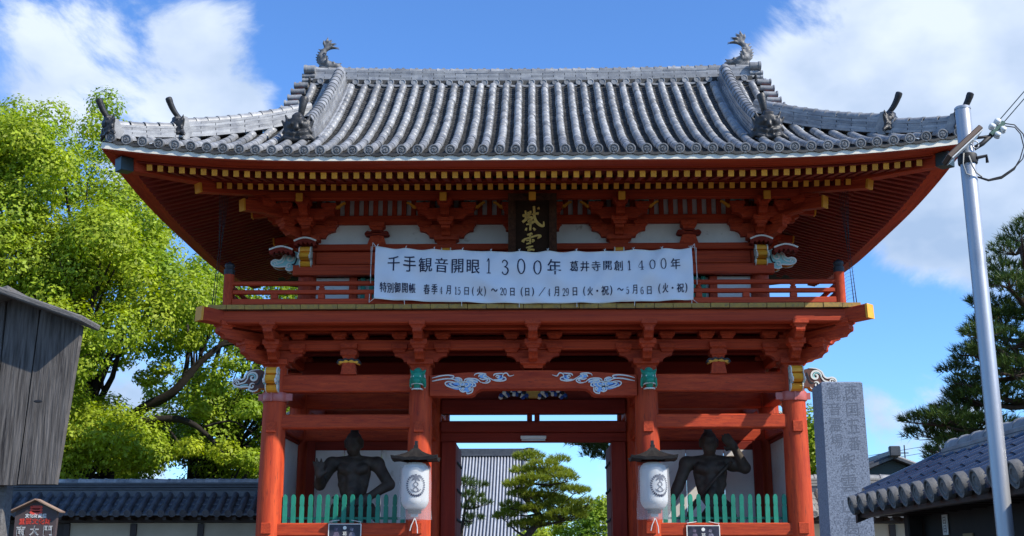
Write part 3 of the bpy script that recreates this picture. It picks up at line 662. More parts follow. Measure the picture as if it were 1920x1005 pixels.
# roof deck under the tiles (front, sides, back) with plain tile rows on the unseen slopes
dk = B(); rows = []
def deck(fn, half, smx, n=30, m=14):
    V = []
    for k in range(m + 1):
        s = smx * k / m
        for j in range(n + 1):
            a = (-1 + 2 * j / n) * max(half - s, .0) if smx < 3 else (-1 + 2 * j / n) * max(half - s, 4.55)
            V.append(fn(a, s, zprof(s) + tlift(a, half, s) - .05))
    dk.add(V, [(k * (n + 1) + j, k * (n + 1) + j + 1, (k + 1) * (n + 1) + j + 1, (k + 1) * (n + 1) + j) for k in range(m) for j in range(n)])
deck(lambda a, s, z: (a, EY + s, z), HX, 4.7); deck(lambda a, s, z: (a, 2 * RY - EY - s, z), HX, 4.7)
SH = RY - EY
for sg in (-1, 1):
    deck(lambda a, s, z: (sg * (HX - s), RY + a, z), SH, 2.4)
    for k in range(-18, 19):
        a = k * PITCH; sm = min(2.35, SH - abs(a)); s = 0
        while s < sm - .1: rows.append(frame((sg * (HX - s), RY + a, zprof(s) + tlift(a, SH, s) + .03), (0, sg, 0), (sg * .5, 0, 1))); s += .23
for i in range(-26, 27):
    x = i * PITCH; sm = smax(x); s = 0
    while s < sm - .1: rows.append(frame((x, 2 * RY - EY - s, zroof(x, s) + .03), (-1, 0, 0), (0, .42 + .117 * s, 1))); s += .21
tag(ob('roof_deck', dk.mesh('roof_deck', TILEP), GATE), kind='stuff'); tag(joined('rear_tile_rows', CT, rows, GATE, TILEP), kind='stuff')
# dark tile bedding above the cream fascia
bd = B()
for fn, half in ((lambda a, o, z: (a, EY + o, z), HX), (lambda a, o, z: (-HX + o, RY + a, z), SH), (lambda a, o, z: (HX - o, RY + a, z), SH)):
    V = []; n = 40
    for k in range(n + 1):
        for (o, dz) in ((.02, -.012), (.02, -.022), (.42, -.022)):
            a = (-1 + 2 * k / n) * (half - o); V.append(fn(a, o, zprof(0) + tlift(a, half, 0) * .94 + dz))
    bd.add(V, [(3 * k + j, 3 * k + 3 + j, 3 * k + 4 + j, 3 * k + 1 + j) for k in range(n) for j in range(2)])
ob('tile_bedding', bd.mesh('tile_bedding', DARK), GATE)
# gables
for sg in (-1, 1):
    g = B().prism([(-2.3 + .2, 0), (2.3 - .2, 0), (0, 1.95)], lambda u, v, d: (sg * (4.25 + d), RY + u, 9.15 + v), 0, .06).obj('gable_wall', REDD, GATE)
    vb = B(); vz = []
    for q in (-1, 1):
        P = [(EY + s if q < 0 else 2 * RY - EY - s, zprof(s) - .02) for s in np.linspace(2.2, 4.7, 9)]
        for k in range(8): vb.prism([(P[k][0], P[k][1] - .22), (P[k + 1][0], P[k + 1][1] - .22), (P[k + 1][0], P[k + 1][1]), (P[k][0], P[k][1])], lambda u, v, d: (sg * (4.58 + d), u, v), 0, .08)
    under(ob('barge_board', vb.mesh('barge_board', RED)), g)
    # stacked verge tiles stepping up the gable edge
    for q in range(8):
        s = 2.5 + q * .27; c = B().tube([(0, 0, 0), (sg * .26, 0, -.01)], .062, 10); c.tube([(sg * .25, 0, 0), (sg * .275, 0, 0)], .07, 10)
        ob('verge_tile', c.mesh('verge_tile', TILE, smooth=True, auto=40), GATE, T((sg * 4.50, EY + s, zprof(s) + .06)))
# ridges -------------------------------------------------------------
def ridge_sweep(name, P, W, H, layers, parent=GATE, m=TILER, lip=.012, taper=None, side=None):
    """a stack of flat ridge tiles swept along P (points at the base), each layer stepped and cut in lengths"""
    P = [Vector(p) for p in P]; b = B(); n = len(P)
    for l in range(layers):
        z0, z1 = H * l / layers, H * (l + .93) / layers; w = W / 2 - .010 * l + (lip if l in (0, layers - 1) else 0)
        k = 0; off = l % 2
        while k < n - 1:
            e = min(n - 1, k + (1 if (k == 0 and off) else 2)); V = []; jj = random.uniform(-.004, .004)
            for q in (k, e):
                t = (P[min(q + 1, n - 1)] - P[max(q - 1, 0)]); t.z = 0; t.normalize(); sd_ = Vector((t.y, -t.x, 0)); g = (P[e] - P[k]) * .012 * (1 if q == k else -1)
                for (a, z) in ((-w - jj, z0), (w + jj, z0), (w + jj, z1), (-w - jj, z1)): V.append(P[q] + g + sd_ * a + Vector((0, 0, z)))
            b.add(V, [(0, 1, 5, 4), (1, 2, 6, 5), (2, 3, 7, 6), (3, 0, 4, 7), (3, 2, 1, 0), (4, 5, 6, 7)]); k = e
    return ob(name, b.mesh(name, m), parent)
def cap_tiles(P, H, r, parent, step=.2, name='ridge_cap_tile', knob=False):
    P = [Vector(p) + Vector((0, 0, H)) for p in P]; acc = 0; L_ = [0]
    for a, b_ in zip(P, P[1:]): L_.append(L_[-1] + (b_ - a).length)
    def at_(d):
        d = min(max(d, 0), L_[-1])
        for k in range(len(P) - 1):
            if d <= L_[k + 1] + 1e-9: return P[k].lerp(P[k + 1], (d - L_[k]) / max(1e-9, L_[k + 1] - L_[k]))
        return P[-1]
    key = (round(r, 3), round(step, 3), knob)
    if key not in CAPM:
        b = cover_mesh(step * 1.05, r * 1.04, r * .94, 8); b.add(*ring(r * 1.10, step * .16, 8))
        if knob: b.box(-.012, .012, step * .4, step * .6, r * .9, r * 1.25)
        CAPM[key] = b.mesh(name, TILE, smooth=True, auto=45)
    n = max(1, int(L_[-1] / step))
    for k in range(n):
        a, c = at_(k * L_[-1] / n), at_((k + 1) * L_[-1] / n); y = (c - a).normalized(); z = Vector((0, 0, 1)); x = y.cross(z).normalized(); z = x.cross(y)
        mw = Matrix(((x.x, y.x, z.x, a.x), (x.y, y.y, z.y, a.y), (x.z, y.z, z.z, a.z), (0, 0, 0, 1))); ob(name, CAPM[key], parent, mw)
def ring(r, w, seg):
    V = []
    for (y, rr) in ((0, r * .96), (0, r), (w, r), (w, r * .9)):
        for j in range(seg + 1):
            th = math.pi * (-.06 + 1.12 * j / seg); V.append((-rr * math.cos(th), y, rr * math.sin(th)))
    n = seg + 1; return V, [(k * n + j, k * n + j + 1, (k + 1) * n + j + 1, (k + 1) * n + j) for k in range(3) for j in range(seg)]
CAPM = {}
# main ridge
def zr(x): return .07 * (abs(x) / 4.4) ** 2.2
RP = [(x, RY, 11.08 + zr(x)) for x in np.linspace(-4.42, 4.42, 41)]
ridge_sweep('main_ridge', RP, .36, .25, 5)
bb = B(); 
for k in range(40):
    xa, xb = RP[k][0], RP[k + 1][0]; za, zb2 = RP[k][2], RP[k + 1][2]
    bb.add([(xa, RY - .26, za - .20), (xb, RY - .26, zb2 - .20), (xb, RY - .26, zb2 - .005), (xa, RY - .26, za - .005), (xa, RY + .26, za - .20), (xb, RY + .26, zb2 - .20), (xb, RY + .26, zb2 - .005), (xa, RY + .26, za - .005)],
           [(0, 1, 2, 3), (4, 5, 6, 7), (3, 2, 6, 7), (0, 1, 5, 4)])
ob('ridge_base', bb.mesh('ridge_base', TILEP), GATE)
cap_tiles([(p[0], p[1], p[2]) for p in RP], .25, .10, GATE, .27, knob=True)
rd = B().lathe([(.066, -.14), (.068, 0), (.066, .012), (.052, .014), (.047, .004), (.03, .003), (.001, .008)], 16, ax='y'); RD = rd.mesh('ridge_disc', TILE, smooth=True, auto=40)
for k in range(-18, 19):
    x = k * .2365; ob('ridge_disc', RD, GATE, T((x, RY - .28, 11.02 + zr(x))))
for k in range(-19, 19):     # curved lip tiles between the discs
    x = (k + .5) * .2365
    lp = CAPM.get('lip')
    if lp is None:
        b = B(); V = []
        for (y, z) in ((-.27, 0), (-.285, -.02), (-.285, -.05), (-.1, -.05)):
            for q in range(7): u = -1 + q / 3; V.append((u * .085, y, z - .02 * (1 - u * u)))
        b.add(V, [(r_ * 7 + q, r_ * 7 + q + 1, r_ * 7 + 8 + q, r_ * 7 + 7 + q) for r_ in range(3) for q in range(6)]); lp = CAPM['lip'] = b.mesh('ridge_lip_tile', TILED)
    ob('ridge_lip_tile', lp, GATE, T((x, RY, 10.99 + zr(x))))
# descending ridges
ONIF = None
def oni_mesh():
    p = []; cp = lambda a, b, r, r2=None: p.append((a, b, r, r if r2 is None else r2))
    cp((-.10, 0, .12), (.10, 0, .12), .10); cp((-.09, 0, .26), (.09, 0, .26), .10); cp((0, 0, .36), (0, 0, .40), .12, .08)
    for s in (-1, 1):
        cp((s * .16, 0, .10), (s * .28, .0, .02), .06, .025); cp((s * .28, 0, .02), (s * .31, 0, -.02), .03, .015); cp((s * .17, 0, .22), (s * .245, 0, .34), .045, .02); cp((s * .15, 0, .32), (s * .20, 0, .44), .04, .012)
        cp((s * .03, -.09, .315), (s * .13, -.08, .345), .030, .02); cp((s * .075, -.10, .275), (s * .075, -.10, .275), .032); cp((s * .05, -.1, .13), (s * .15, -.07, .15), .028, .018)
        cp((s * .05, -.10, .10), (s * .055, -.11, .05), .014, .004); cp((s * .10, -.09, .03), (s * .17, -.07, .05), .03); cp((s * .19, -.03, .18), (s * .235, -.03, .14), .035, .015)
    cp((0, -.11, .21), (0, -.10, .27), .042, .028); cp((-.12, -.07, .025), (.12, -.07, .025), .035); cp((-.05, -.08, .4), (.05, -.08, .4), .03)
    return sdf_mesh('ogre_tile', p, .0135, .010, ONI, 1)
ONIM = oni_mesh()
def horn_mesh(Ln, rise, r):
    P = [(0, -Ln * t, rise * (t ** 2.4)) for t in np.linspace(0, 1, 13)]; b = B().tube(P, [r * (.78 + .42 * t ** 1.4) for t in np.linspace(0, 1, 13)], 12)
    e = Vector(P[-1]); d = (e - Vector(P[-2])).normalized(); b.tube([e - d * .05, e - d * .02, e + d * .03, e + d * .045], [r * 1.16, r * 1.26, r * 1.2, r * .75], 14); return b.mesh('horn_tile', ONI, smooth=True, auto=45)
HORN = horn_mesh(.34, .16, .062); HORN2 = horn_mesh(.42, .24, .046)
for sg in (-1, 1):
    X = sg * 3.86; P = [(X, EY + s, zroof(X, s) + .03) for s in np.linspace(1.35, 4.36, 17)]
    ridge_sweep('descending_ridge', P, .30, .36, 6)
    cap_tiles(P, .36, .095, GATE, .20)
    for q in (-1, 1):   # roll tiles along its foot
        ob('foot_roll', B().tube([(p[0] + q * .2, p[1], p[2] + .03) for p in P], .055, 8).mesh('foot_roll', TILE, smooth=True, auto=40), GATE)
    y = EY + 1.30; z = zroof(X, 1.2)
    on = ob('ogre_tile', ONIM, GATE, frame((X + sg * .12, y - .10, z + .04), (1, 0, 0), (0, -.15, 1)) @ Matrix.Scale(1.08, 4))
    h = ob('horn_tile', HORN, None, T((X + sg * .12, y + .02, z + .47)) @ Matrix.Rotation(rad(-52), 4, 'X') @ Matrix.Rotation(rad(-sg * 12), 4, 'Z')); under(h, on)
    # corner ridges in two stages
    hip = lambda t: Vector((sg * (HX - t), EY + t, zprof(t) + .27 * max(0, 1 - t / 3.2) ** 1.0 * max(0, 1 - t / 3.7) ** 1.3))
    P1 = [hip(t) + Vector((0, 0, .02)) for t in np.linspace(.98, 2.75, 10)]; P2 = [hip(t) + Vector((0, 0, .02)) for t in np.linspace(.14, 1.02, 6)]
    for P_, H, nl in ((P1, .29, 6), (P2, .21, 5)):
        ridge_sweep('corner_ridge', P_, .28, H, nl); cap_tiles(P_, H, .085, GATE, .22)
        d = Vector((sg, -1, 0)).normalized(); e = P_[0]
        on = ob('ogre_tile', ONIM, GATE, frame(e + d * .09 + Vector((0, 0, .0)), (-d.y * 1, d.x, 0)) @ Matrix.Scale(.84 if H > .25 else .78, 4))
        h = ob('horn_tile', HORN2, None, frame(e + Vector((0, 0, H + .02)) - d * .08, (-d.y, d.x, 0)) @ Matrix.Rotation(rad(-12), 4, 'X')); under(h, on)
        cheek = B().prism([(0, -.05), (.10, -.05), (.16, .1), (.12, H * .6), (.05, H + .06), (-.02, H + .06)], lambda u, v, dd: tuple(e - d * (u - .06) + Vector((d.y, -d.x, 0)) * dd + Vector((0, 0, v))), -.17, .17)
        under(ob('cheek_plate', cheek.mesh('cheek_plate', TILE)), on)
    # end of the main ridge: ogre plate and drum tiles
    ex = sg * 4.44; zt = 11.08 + zr(4.42)
    ob('ogre_tile', ONIM, GATE, frame((ex + sg * .05, RY, zt - .34), (0, sg, 0)) @ Matrix.Scale(1.05, 4))
    for q, (dz, ln, r) in enumerate(((.22, .20, .085), (.08, .24, .05), (.0, .24, .05), (-.12, .30, .085))):
        dr = B().tube([(0, 0, 0), (sg * ln, 0, 0)], r, 14); dr.tube([(sg * (ln - .03), 0, 0), (sg * (ln + .02), 0, 0)], r * 1.15, 14)
        ob('drum_tile', dr.mesh('drum_tile', TILE, smooth=True, auto=40), GATE, T((ex - sg * .05, RY - .2 + .02 * q, zt + dz)))
        dr2 = ob('drum_tile', bpy.data.meshes['drum_tile' if False else COL.objects[-1].data.name] if False else dr.mesh('drum_tile', TILE, smooth=True, auto=40), GATE, T((ex - sg * .05, RY + .2, zt + dz)))
# fish ornaments on the ridge ends
def fish_mesh():
    p = []; cp = lambda a, b, r, r2=None: p.append((a, b, r, r if r2 is None else r2))
    C = [(-.16, 0, .06), (-.02, 0, .08), (.09, 0, .14), (.135, 0, .26), (.10, 0, .37), (.035, 0, .44)]; Rr = [.062, .085, .088, .075, .052, .036]
    for k in range(5): cp(C[k], C[k + 1], Rr[k], Rr[k + 1])
    cp((-.16, 0, .06), (-.25, 0, .045), .05, .03); cp((-.2, 0, .10), (-.25, 0, .12), .02, .012); cp((-.05, 0, 0), (.12, 0, .02), .06, .07)
    for a, b in (((.03, 0, .42), (-.21, 0, .43)), ((.03, 0, .44), (-.15, 0, .53)), ((.03, 0, .45), (-.06, 0, .61)), ((.03, 0, .44), (.02, 0, .66)), ((.05, 0, .42), (.10, 0, .60))):
        for s in (-1, 1): m_ = ((a[0] + b[0]) / 2 + .02, s * .018, (a[2] + b[2]) / 2 + .03); cp(a, m_, .026, .022); cp(m_, (b[0], s * .03, b[2]), .022, .006)
    for q in range(6): z = .12 + q * .055; x = .17 + .03 * math.sin(q * .8); cp((x, 0, z), (x + .065, 0, z + .035), .022, .005)
    for s in (-1, 1):
        cp((.02, s * .08, .12), (.0, s * .16, .2), .03, .008); cp((.06, s * .07, .2), (.02, s * .13, .3), .025, .006); cp((-.11, s * .05, .10), (-.11, s * .06, .12), .022)
        for q in range(5): cp((.06 + .03 * math.sin(q), s * .075, .10 + q * .05), (.07, s * .08, .11 + q * .05), .018)
    return sdf_mesh('fish_ornament', p, .0125, .008, ONIL, 0)
FISH = fish_mesh()
ob('fish_ornament', FISH, GATE, T((-4.17, RY, 11.46)) @ Matrix.Diagonal((-1.06, 1.0, 1.06, 1)))
ob('fish_ornament', FISH, GATE, T((4.24, RY, 11.47)) @ Matrix.Diagonal((1.16, 1.1, 1.16, 1)))
# ------------------------------------------------------------------ painted carvings on the gate
def spiral(cx, cy, r, turns, a0, sgn=1, n=14, r1=.15):
    return [(cx + (r * (1 - (1 - r1) * k / n)) * math.cos(a0 + sgn * turns * 2 * math.pi * k / n), cy + (r * (1 - (1 - r1) * k / n)) * math.sin(a0 + sgn * turns * 2 * math.pi * k / n)) for k in range(n + 1)]
# cloud reliefs on the rainbow beam, drawn in the crop's own units then scaled to the beam
def cloud_relief(sg):
    b = B(); k = 1 / 11.294
    def fr(u, v, d):          # u, v: measured units; beam face at y = -.15
        X = -1.735 + (u - 130) * k * .00905 * 1.0; Z = 4.785 - (v - 160) * k * .0093
        return (sg * -X * -1 if sg > 0 else -X, -.15 - d, Z)
    def st(pts, w, i, d0, d1): b.ribbon(pts, w, fr, d1, d0 - .002, i, sub=4)
    blobs = [[(600, 350), (700, 390), (850, 400), (1000, 380), (1060, 400)], [(480, 360), (560, 410), (680, 440), (830, 440)], [(640, 290), (700, 280), (760, 290)], [(880, 300), (1000, 290), (1120, 320)], [(790, 470), (860, 490), (960, 500)], [(1150, 190), (1220, 200), (1300, 240)], [(1540, 230), (1600, 240), (1650, 260)]]
    for p in blobs: st(p, 95, 1, 0, .010)
    white = [[(140, 248), (280, 210), (420, 190), (520, 190), (600, 205), (590, 240), (540, 245)], [(140, 312), (280, 285), (420, 262), (560, 262), (640, 290), (660, 310)], [(620, 245), (700, 240), (770, 270), (770, 310), (700, 340)],
             [(600, 320), (480, 320), (425, 355), (470, 410), (580, 445), (720, 455)], [(680, 270), (730, 275), (735, 305), (690, 325), (560, 345), (520, 370), (600, 415), (720, 432)], [(650, 280), (690, 295), (640, 330)],
             [(830, 310), (850, 275), (920, 255), (1040, 260), (1120, 285), (1190, 345)], [(870, 320), (900, 290), (980, 285), (1080, 315), (1120, 345)], [(920, 315), (980, 310), (1040, 340)],
             spiral(800, 378, 62, 1.4, 0, 1, 16, .2), [(720, 375), (760, 330), (880, 330), (930, 375), (880, 420), (760, 425), (690, 395)], [(930, 345), (990, 350), (1010, 390), (960, 425)], [(1000, 340), (1060, 365), (1070, 410), (1010, 435)],
             [(740, 450), (740, 500), (800, 535), (870, 520)], spiral(810, 480, 36, 1.2, 1.5), spiral(950, 475, 40, 1.3, 2.0, -1), [(1000, 440), (1015, 480), (990, 545), (900, 572), (885, 530)],
             [(1040, 200), (1070, 160), (1180, 148), (1290, 165), (1240, 200), (1250, 235), (1330, 255), (1380, 300), (1330, 345), (1240, 350), (1190, 330)], [(1130, 230), (1160, 180), (1220, 180)], [(1150, 250), (1220, 280), (1300, 270), (1330, 300), (1280, 320)],
             [(1290, 190), (1380, 255), (1480, 300), (1600, 312), (1710, 285), (1700, 240), (1650, 225), (1660, 165), (1730, 145), (1770, 190), (1800, 210), (1890, 185)], [(1450, 205), (1480, 165), (1570, 155), (1660, 150)], spiral(1540, 225, 42, 1.1, 3.0, 1), [(1460, 280), (1580, 285), (1640, 260)]]
    for p in white: st(p, 25, 0, 0, .019)
    blue = [[(480, 352), (530, 400), (640, 425)], [(560, 362), (620, 395), (690, 410)], [(700, 268), (750, 290), (720, 320)], [(905, 375), (900, 400), (860, 415)], [(990, 370), (995, 400)], [(1030, 375), (1045, 410)], [(1020, 272), (1090, 285)], [(1610, 185), (1620, 215), (1600, 250)], [(1660, 260), (1690, 275)], [(520, 215), (560, 220)], [(1280, 300), (1310, 300)], [(820, 485), (850, 490)], [(950, 475), (975, 470)], [(1530, 220), (1560, 240)]]
    for p in blue: st(p, 22, 2, 0, .014)
    return b.obj('cloud_carving', [WHITE, LBLUE, BLUE], GATE)
cloud_relief(1); cloud_relief(-1)
# beam noses -----------------------------------------------------------
NP = [(-.02, .06), (.10, .05), (.13, .015), (.20, 0), (.27, .03), (.25, .065), (.30, .085), (.40, .075), (.50, .095), (.545, .14), (.53, .19), (.47, .215), (.40, .20), (.345, .235), (.31, .31), (.22, .365), (.10, .375), (-.02, .34)]
NPF = [(0, 0), (.10, -.01), (.20, .015), (.245, .06), (.22, .105), (.15, .125), (.25, .13), (.37, .165), (.40, .215), (.36, .255), (.27, .27), (.34, .29), (.345, .34), (.28, .385), (.15, .41), (0, .39)]
def nose_carving(o, d, sc, medge, mface, parent=GATE, thick=.20, short=1.0, name='carved_nose'):
    b = B(); h = thick / 2
    fr = lambda u, v, dd: (u * sc * short, dd, v * sc)
    NP_ = NP if short == 1.0 else NPF; b.prism(NP_, fr, -h, h, 1, 0)
    for s_ in (-1, 1):
        w = lambda pts, wd, i, dep: b.ribbon(pts, wd, fr, s_ * (h + dep), s_ * (h - .01), i, sub=4, closed=False)
        out = NP_[1:-1]; b.ribbon(out, .026, fr, s_ * (h + .010), s_ * (h - .01), 2, sub=2)
        w(spiral(.20, .24, .105, 1.35, -.4, 1), .030, 2, .012); w(spiral(.215, .235, .075, 1.2, -.2, 1), .022, 3, .008)
        w(spiral(.21, .09, .055, 1.1, 2.4, -1), .024, 2, .012); w(spiral(.47, .145, .045, 1.2, 0, 1), .020, 2, .012)
        w([(.30, .22), (.34, .16), (.41, .135), (.45, .12)], .022, 2, .012); w([(.28, .12), (.35, .11), (.42, .10)], .018, 3, .008); w([(.05, .30), (.10, .14), (.16, .12)], .03, 4, .006); w([(.26, .31), (.30, .25)], .02, 4, .008)
    return ob(name, b.mesh(name, [medge, mface, WHITE, TEAL, DARK]), parent, frame(o, (d[0], d[1], 0)))
def beast_head(s):
    p = []; cp = lambda a, b, r, r2=None: p.append((a, b, r, r if r2 is None else r2))
    cp((0, .10, .17), (0, -.05, .20), .105, .10); cp((0, -.08, .13), (0, -.16, .10), .085, .07); cp((0, -.06, .03), (0, -.13, .03), .06, .05); cp((0, -.02, .27), (0, .05, .30), .08, .07)
    for q in (-1, 1):
        cp((q * .03, -.13, .235), (q * .095, -.08, .26), .03, .022); cp((q * .055, -.125, .19), (q * .056, -.126, .19), .028); cp((q * .09, .02, .27), (q * .125, .05, .33), .035, .014); cp((q * .10, .03, .16), (q * .115, .05, .06), .04, .03); cp((q * .03, -.205, .12), (q * .035, -.20, .125), .026)
    h = ob('beast_head', sdf_mesh('beast_head', p, .011, .010, JADE, 1), GATE, T((s * 1.95, -.36, 4.50)))
    w = B(); fr = lambda u, v, d: (s * 1.95 + u, -.36 + d, 4.50 + v)
    for q in (-1, 1):
        w.tube([fr(q * .085, .075, -.06), fr(q * .08, .062, -.14), fr(q * .02, .058, -.195), fr(0, .058, -.20)] if False else [fr(q * .095, .06, -.02), fr(q * .085, .062, -.12), fr(q * .04, .064, -.195), fr(0, .066, -.215)], .011, 6)
        w.tube([fr(q * .118, .02, .06), fr(q * .118, .14, .05), fr(q * .11, .25, .04)], .013, 6); w.lathe([(.002, -.014), (.013, 0), (.002, .014)], 8, c=fr(q * .058, .192, -.152))
    w.tube([fr(-.09, -.012, -.02), fr(-.06, -.02, -.16), fr(.06, -.02, -.16), fr(.09, -.012, -.02)], .014, 6)
    under(ob('white_trim', w.mesh('white_trim', WHITE, smooth=True)), h)
for s in (-1, 1):
    nose_carving((s * 4.60, -.02, 4.50), (s, 0), 1.0, YEL, BROWN)
    nose_carving((s * 4.43, -.17, 4.475), (0, -1), 1.02, YEL, TEAL, short=.72)
    nose_carving((s * 4.60, 4.42, 4.50), (s, 0), 1.0, YEL, BROWN); nose_carving((s * 4.60, 2.2, 4.50), (s, 0), 1.0, YEL, BROWN)
    beast_head(s)
    # upper storey corner
    nose_carving((s * 4.16, .36, 6.72), (s, 0), .95, YEL, TEAL)
    nose_carving((s * 4.03, .21, 6.75), (0, -1), .90, YEL, TEAL, short=.75)
    for X, ln, ang in ((s * 4.03, .40, 0), (s * 4.45, .42, 0)):
        hd = B(); n = 10; V = []; 
        for (rr, y) in ((.0, 0), (.07, 0), (.07, .16), (.0, .16)): pass
        for k in range(n + 1):
            u = -1 + 2 * k / n; z = .055 * (1 - u * u)
            for (y, zz) in ((-.20, z - .045), (-.20, z + .03), (.02, z + .03), (.02, z - .045)): V.append((u * ln / 2, y, zz))
        hd.add(V, [(4 * k + j, 4 * k + 4 + j, 4 * k + 4 + (j + 1) % 4, 4 * k + (j + 1) % 4) for k in range(n) for j in range(4)])
        hd.ribbon([(-ln / 2, .03), (-ln / 4, .072), (0, .09), (ln / 4, .072), (ln / 2, .03)], .028, lambda u, v, d: (u, d, v), -.215, -.19, 1, sub=3, taper=False)
        for q in range(5): u = -.8 + .4 * q; hd.tube([(u * ln / 2, -.19, .055 * (1 - u * u) - .05), (u * ln / 2, 0, .055 * (1 - u * u) - .05)], .028, 6)
        ob('wave_hood', hd.mesh('wave_hood', [REDD, WHITE]), GATE, T((X, .16, 7.16 if abs(X) < 4.2 else 7.0)))
for x in (-1.54, 0.0, 1.54): nose_carving((x, .25, 6.86), (0, -1), .62, YEL, YEL, thick=.16, short=.6)
for x in (-4.03, -1.54, 0.0, 1.54, 4.03):     # small cloud carvings at the arm ends
    for s in (-1, 1):
        if abs(x + s * .56) > 4.7: continue
        cb_ = B(); fr = lambda u, v, d: (x + s * (.50 + u), -.03 + d, 7.80 + v)
        cb_.ribbon([(0, .02), (.06, .0), (.10, .03), (.16, .075), (.20, .08)], [.05, .05, .035, .03, .012], fr, -.05, .02, 0); cb_.ribbon(spiral(-.02, .07, .045, 1.3, 0, 1), .018, fr, -.062, .0, 1); cb_.ribbon([(-.06, .1), (-.12, .12), (-.17, .10)], .014, fr, -.06, .0, 1); cb_.ribbon([(-.05, .03), (.0, .045), (.03, .03)], .02, fr, -.06, 0, 2)
        cb_.obj('arm_end_carving', [YEL, TEAL, WHITE], GATE)
for s in (-1, 1):                              # frog-leg strut with flowers above the inner lintel
    fl = B(); sx = s * .36
    for k in range(15):
        t = math.pi * (k + .5) / 15; r = .115 + .02 * (k % 2)
        fl.lathe([(.004, -.03), (.045, -.01), (.038, .012), (.006, .03)], 8, c=(sx + .25 * math.cos(t), 1.92 - .02 * (k % 2), 4.665 + r * math.sin(t)), i=k % 3, ax='y')
    for k in range(9):
        t = math.pi * (k + .5) / 9; fl.lathe([(.004, -.03), (.045, -.01), (.038, .015), (.006, .03)], 8, c=(sx + .17 * math.cos(t), 1.9, 4.66 + .07 * math.sin(t)), i=(k + 1) % 3, ax='y')
    fl.obj('flower_carving', [DARK, BLUE, WHITE], GATE)
B().prism([(-.10, 4.662), (.10, 4.662), (.13, 4.80), (-.13, 4.80)], fr_xz, 1.90, 2.04).obj('carved_strut', GOLD, GATE)
# ------------------------------------------------------------------ name plaque
PQ = thing('name_plaque', 'dark framed name plaque with gold brush characters under the upper eaves', 'plaque', (0, -.42, 6.65))
def fq(u, v, d): return (u, -.47 - d - (v - 6.7) * .10, v)     # leans forward at the top
def slab(b, x0, x1, z0, z1, d0, d1, i=0): b.prism([(x0, z0), (x1, z0), (x1, z1), (x0, z1)], fq, d0, d1, i)
b = B(); slab(b, -.30, .30, 6.66, 7.74, -.03, 0); b.obj('board', mat('plaque_board', (.040, .019, .010), (.026, .013, .008), rough=.8, spec=.08), PQ)
FRM = mat('carved_brown_frame', (.10, .040, .020), (.045, .019, .011), rough=.75, spec=.1, scale=14, bump=.8, bscale=24)
for (x0, x1, z0, z1) in ((-.42, -.30, 6.56, 7.86), (.30, .42, 6.56, 7.86), (-.30, .30, 7.74, 7.86), (-.30, .30, 6.56, 6.66)):
    b = B(); slab(b, x0, x1, z0, z1, -.03, .05)
    if x1 - x0 < .2:
        xm = (x0 + x1) / 2; b.ribbon([(xm + .03 * math.sin(q * 1.9), z0 + .08 + q * .06) for q in range(int((z1 - z0) / .06) - 2)], .03, fq, .065, .04, sub=3)
        b.ribbon([(x1 if x0 < 0 else x0, z0 + .1), (x1 if x0 < 0 else x0, z1 - .1)], .018, fq, .06, .03)
    else: b.ribbon([(x0 + .06 + q * .06, (z0 + z1) / 2 + .02 * math.sin(q * 2.1)) for q in range(9)], .03, fq, .065, .04, sub=3)
    b.obj('frame', FRM, PQ)
b = B()
def calli(pts, w):       # stroke in zoomed-crop units
    b.ribbon([((x - 490) * .001065, 7.80 - (y - 60) * .00112) for x, y in pts], [q * .00105 for q in w], fq, .022, -.004, sub=5)
for pts, w in [([(515, 200), (520, 300), (525, 380), (560, 450), (620, 500), (670, 505), (672, 440)], [40, 42, 46, 48, 46, 40, 14]), ([(570, 240), (605, 228)], [22, 38]), ([(480, 330), (560, 315), (590, 320)], [18, 34, 40]), ([(375, 270), (385, 340), (375, 400)], [26, 34, 26]), ([(330, 350), (360, 345), (400, 340), (470, 320)], [36, 46, 30, 26]), ([(420, 290), (425, 370), (330, 450)], [30, 36, 44]), ([(455, 275), (460, 300), (440, 340)], [34, 34, 20]), ([(400, 400), (470, 370), (480, 400), (420, 440), (500, 440), (520, 460)], [26, 34, 34, 30, 30, 26]), ([(390, 490), (460, 470), (510, 460)], [24, 30, 20]), ([(455, 420), (458, 500), (452, 580)], [34, 38, 34]), ([(395, 540), (382, 580)], [24, 40]), ([(500, 540), (535, 575)], [24, 44]),
               ([(405, 650), (470, 630), (480, 645)], [24, 36, 28]), ([(330, 760), (350, 730), (400, 705), (560, 660), (620, 668), (570, 705)], [52, 40, 26, 30, 40, 20]), ([(450, 640), (452, 720), (450, 790)], [30, 32, 30]), ([(390, 740), (430, 730)], [18, 24]), ([(480, 720), (515, 735), (480, 760)], [22, 26, 22]), ([(390, 790), (450, 775)], [22, 26]), ([(385, 850), (440, 835), (500, 825)], [20, 28, 20]), ([(450, 840), (420, 890), (470, 875), (520, 885)], [24, 34, 28, 30]), ([(430, 940), (470, 935)], [26, 30])]: calli(pts, w)
b.obj('lettering', GOLD, PQ)
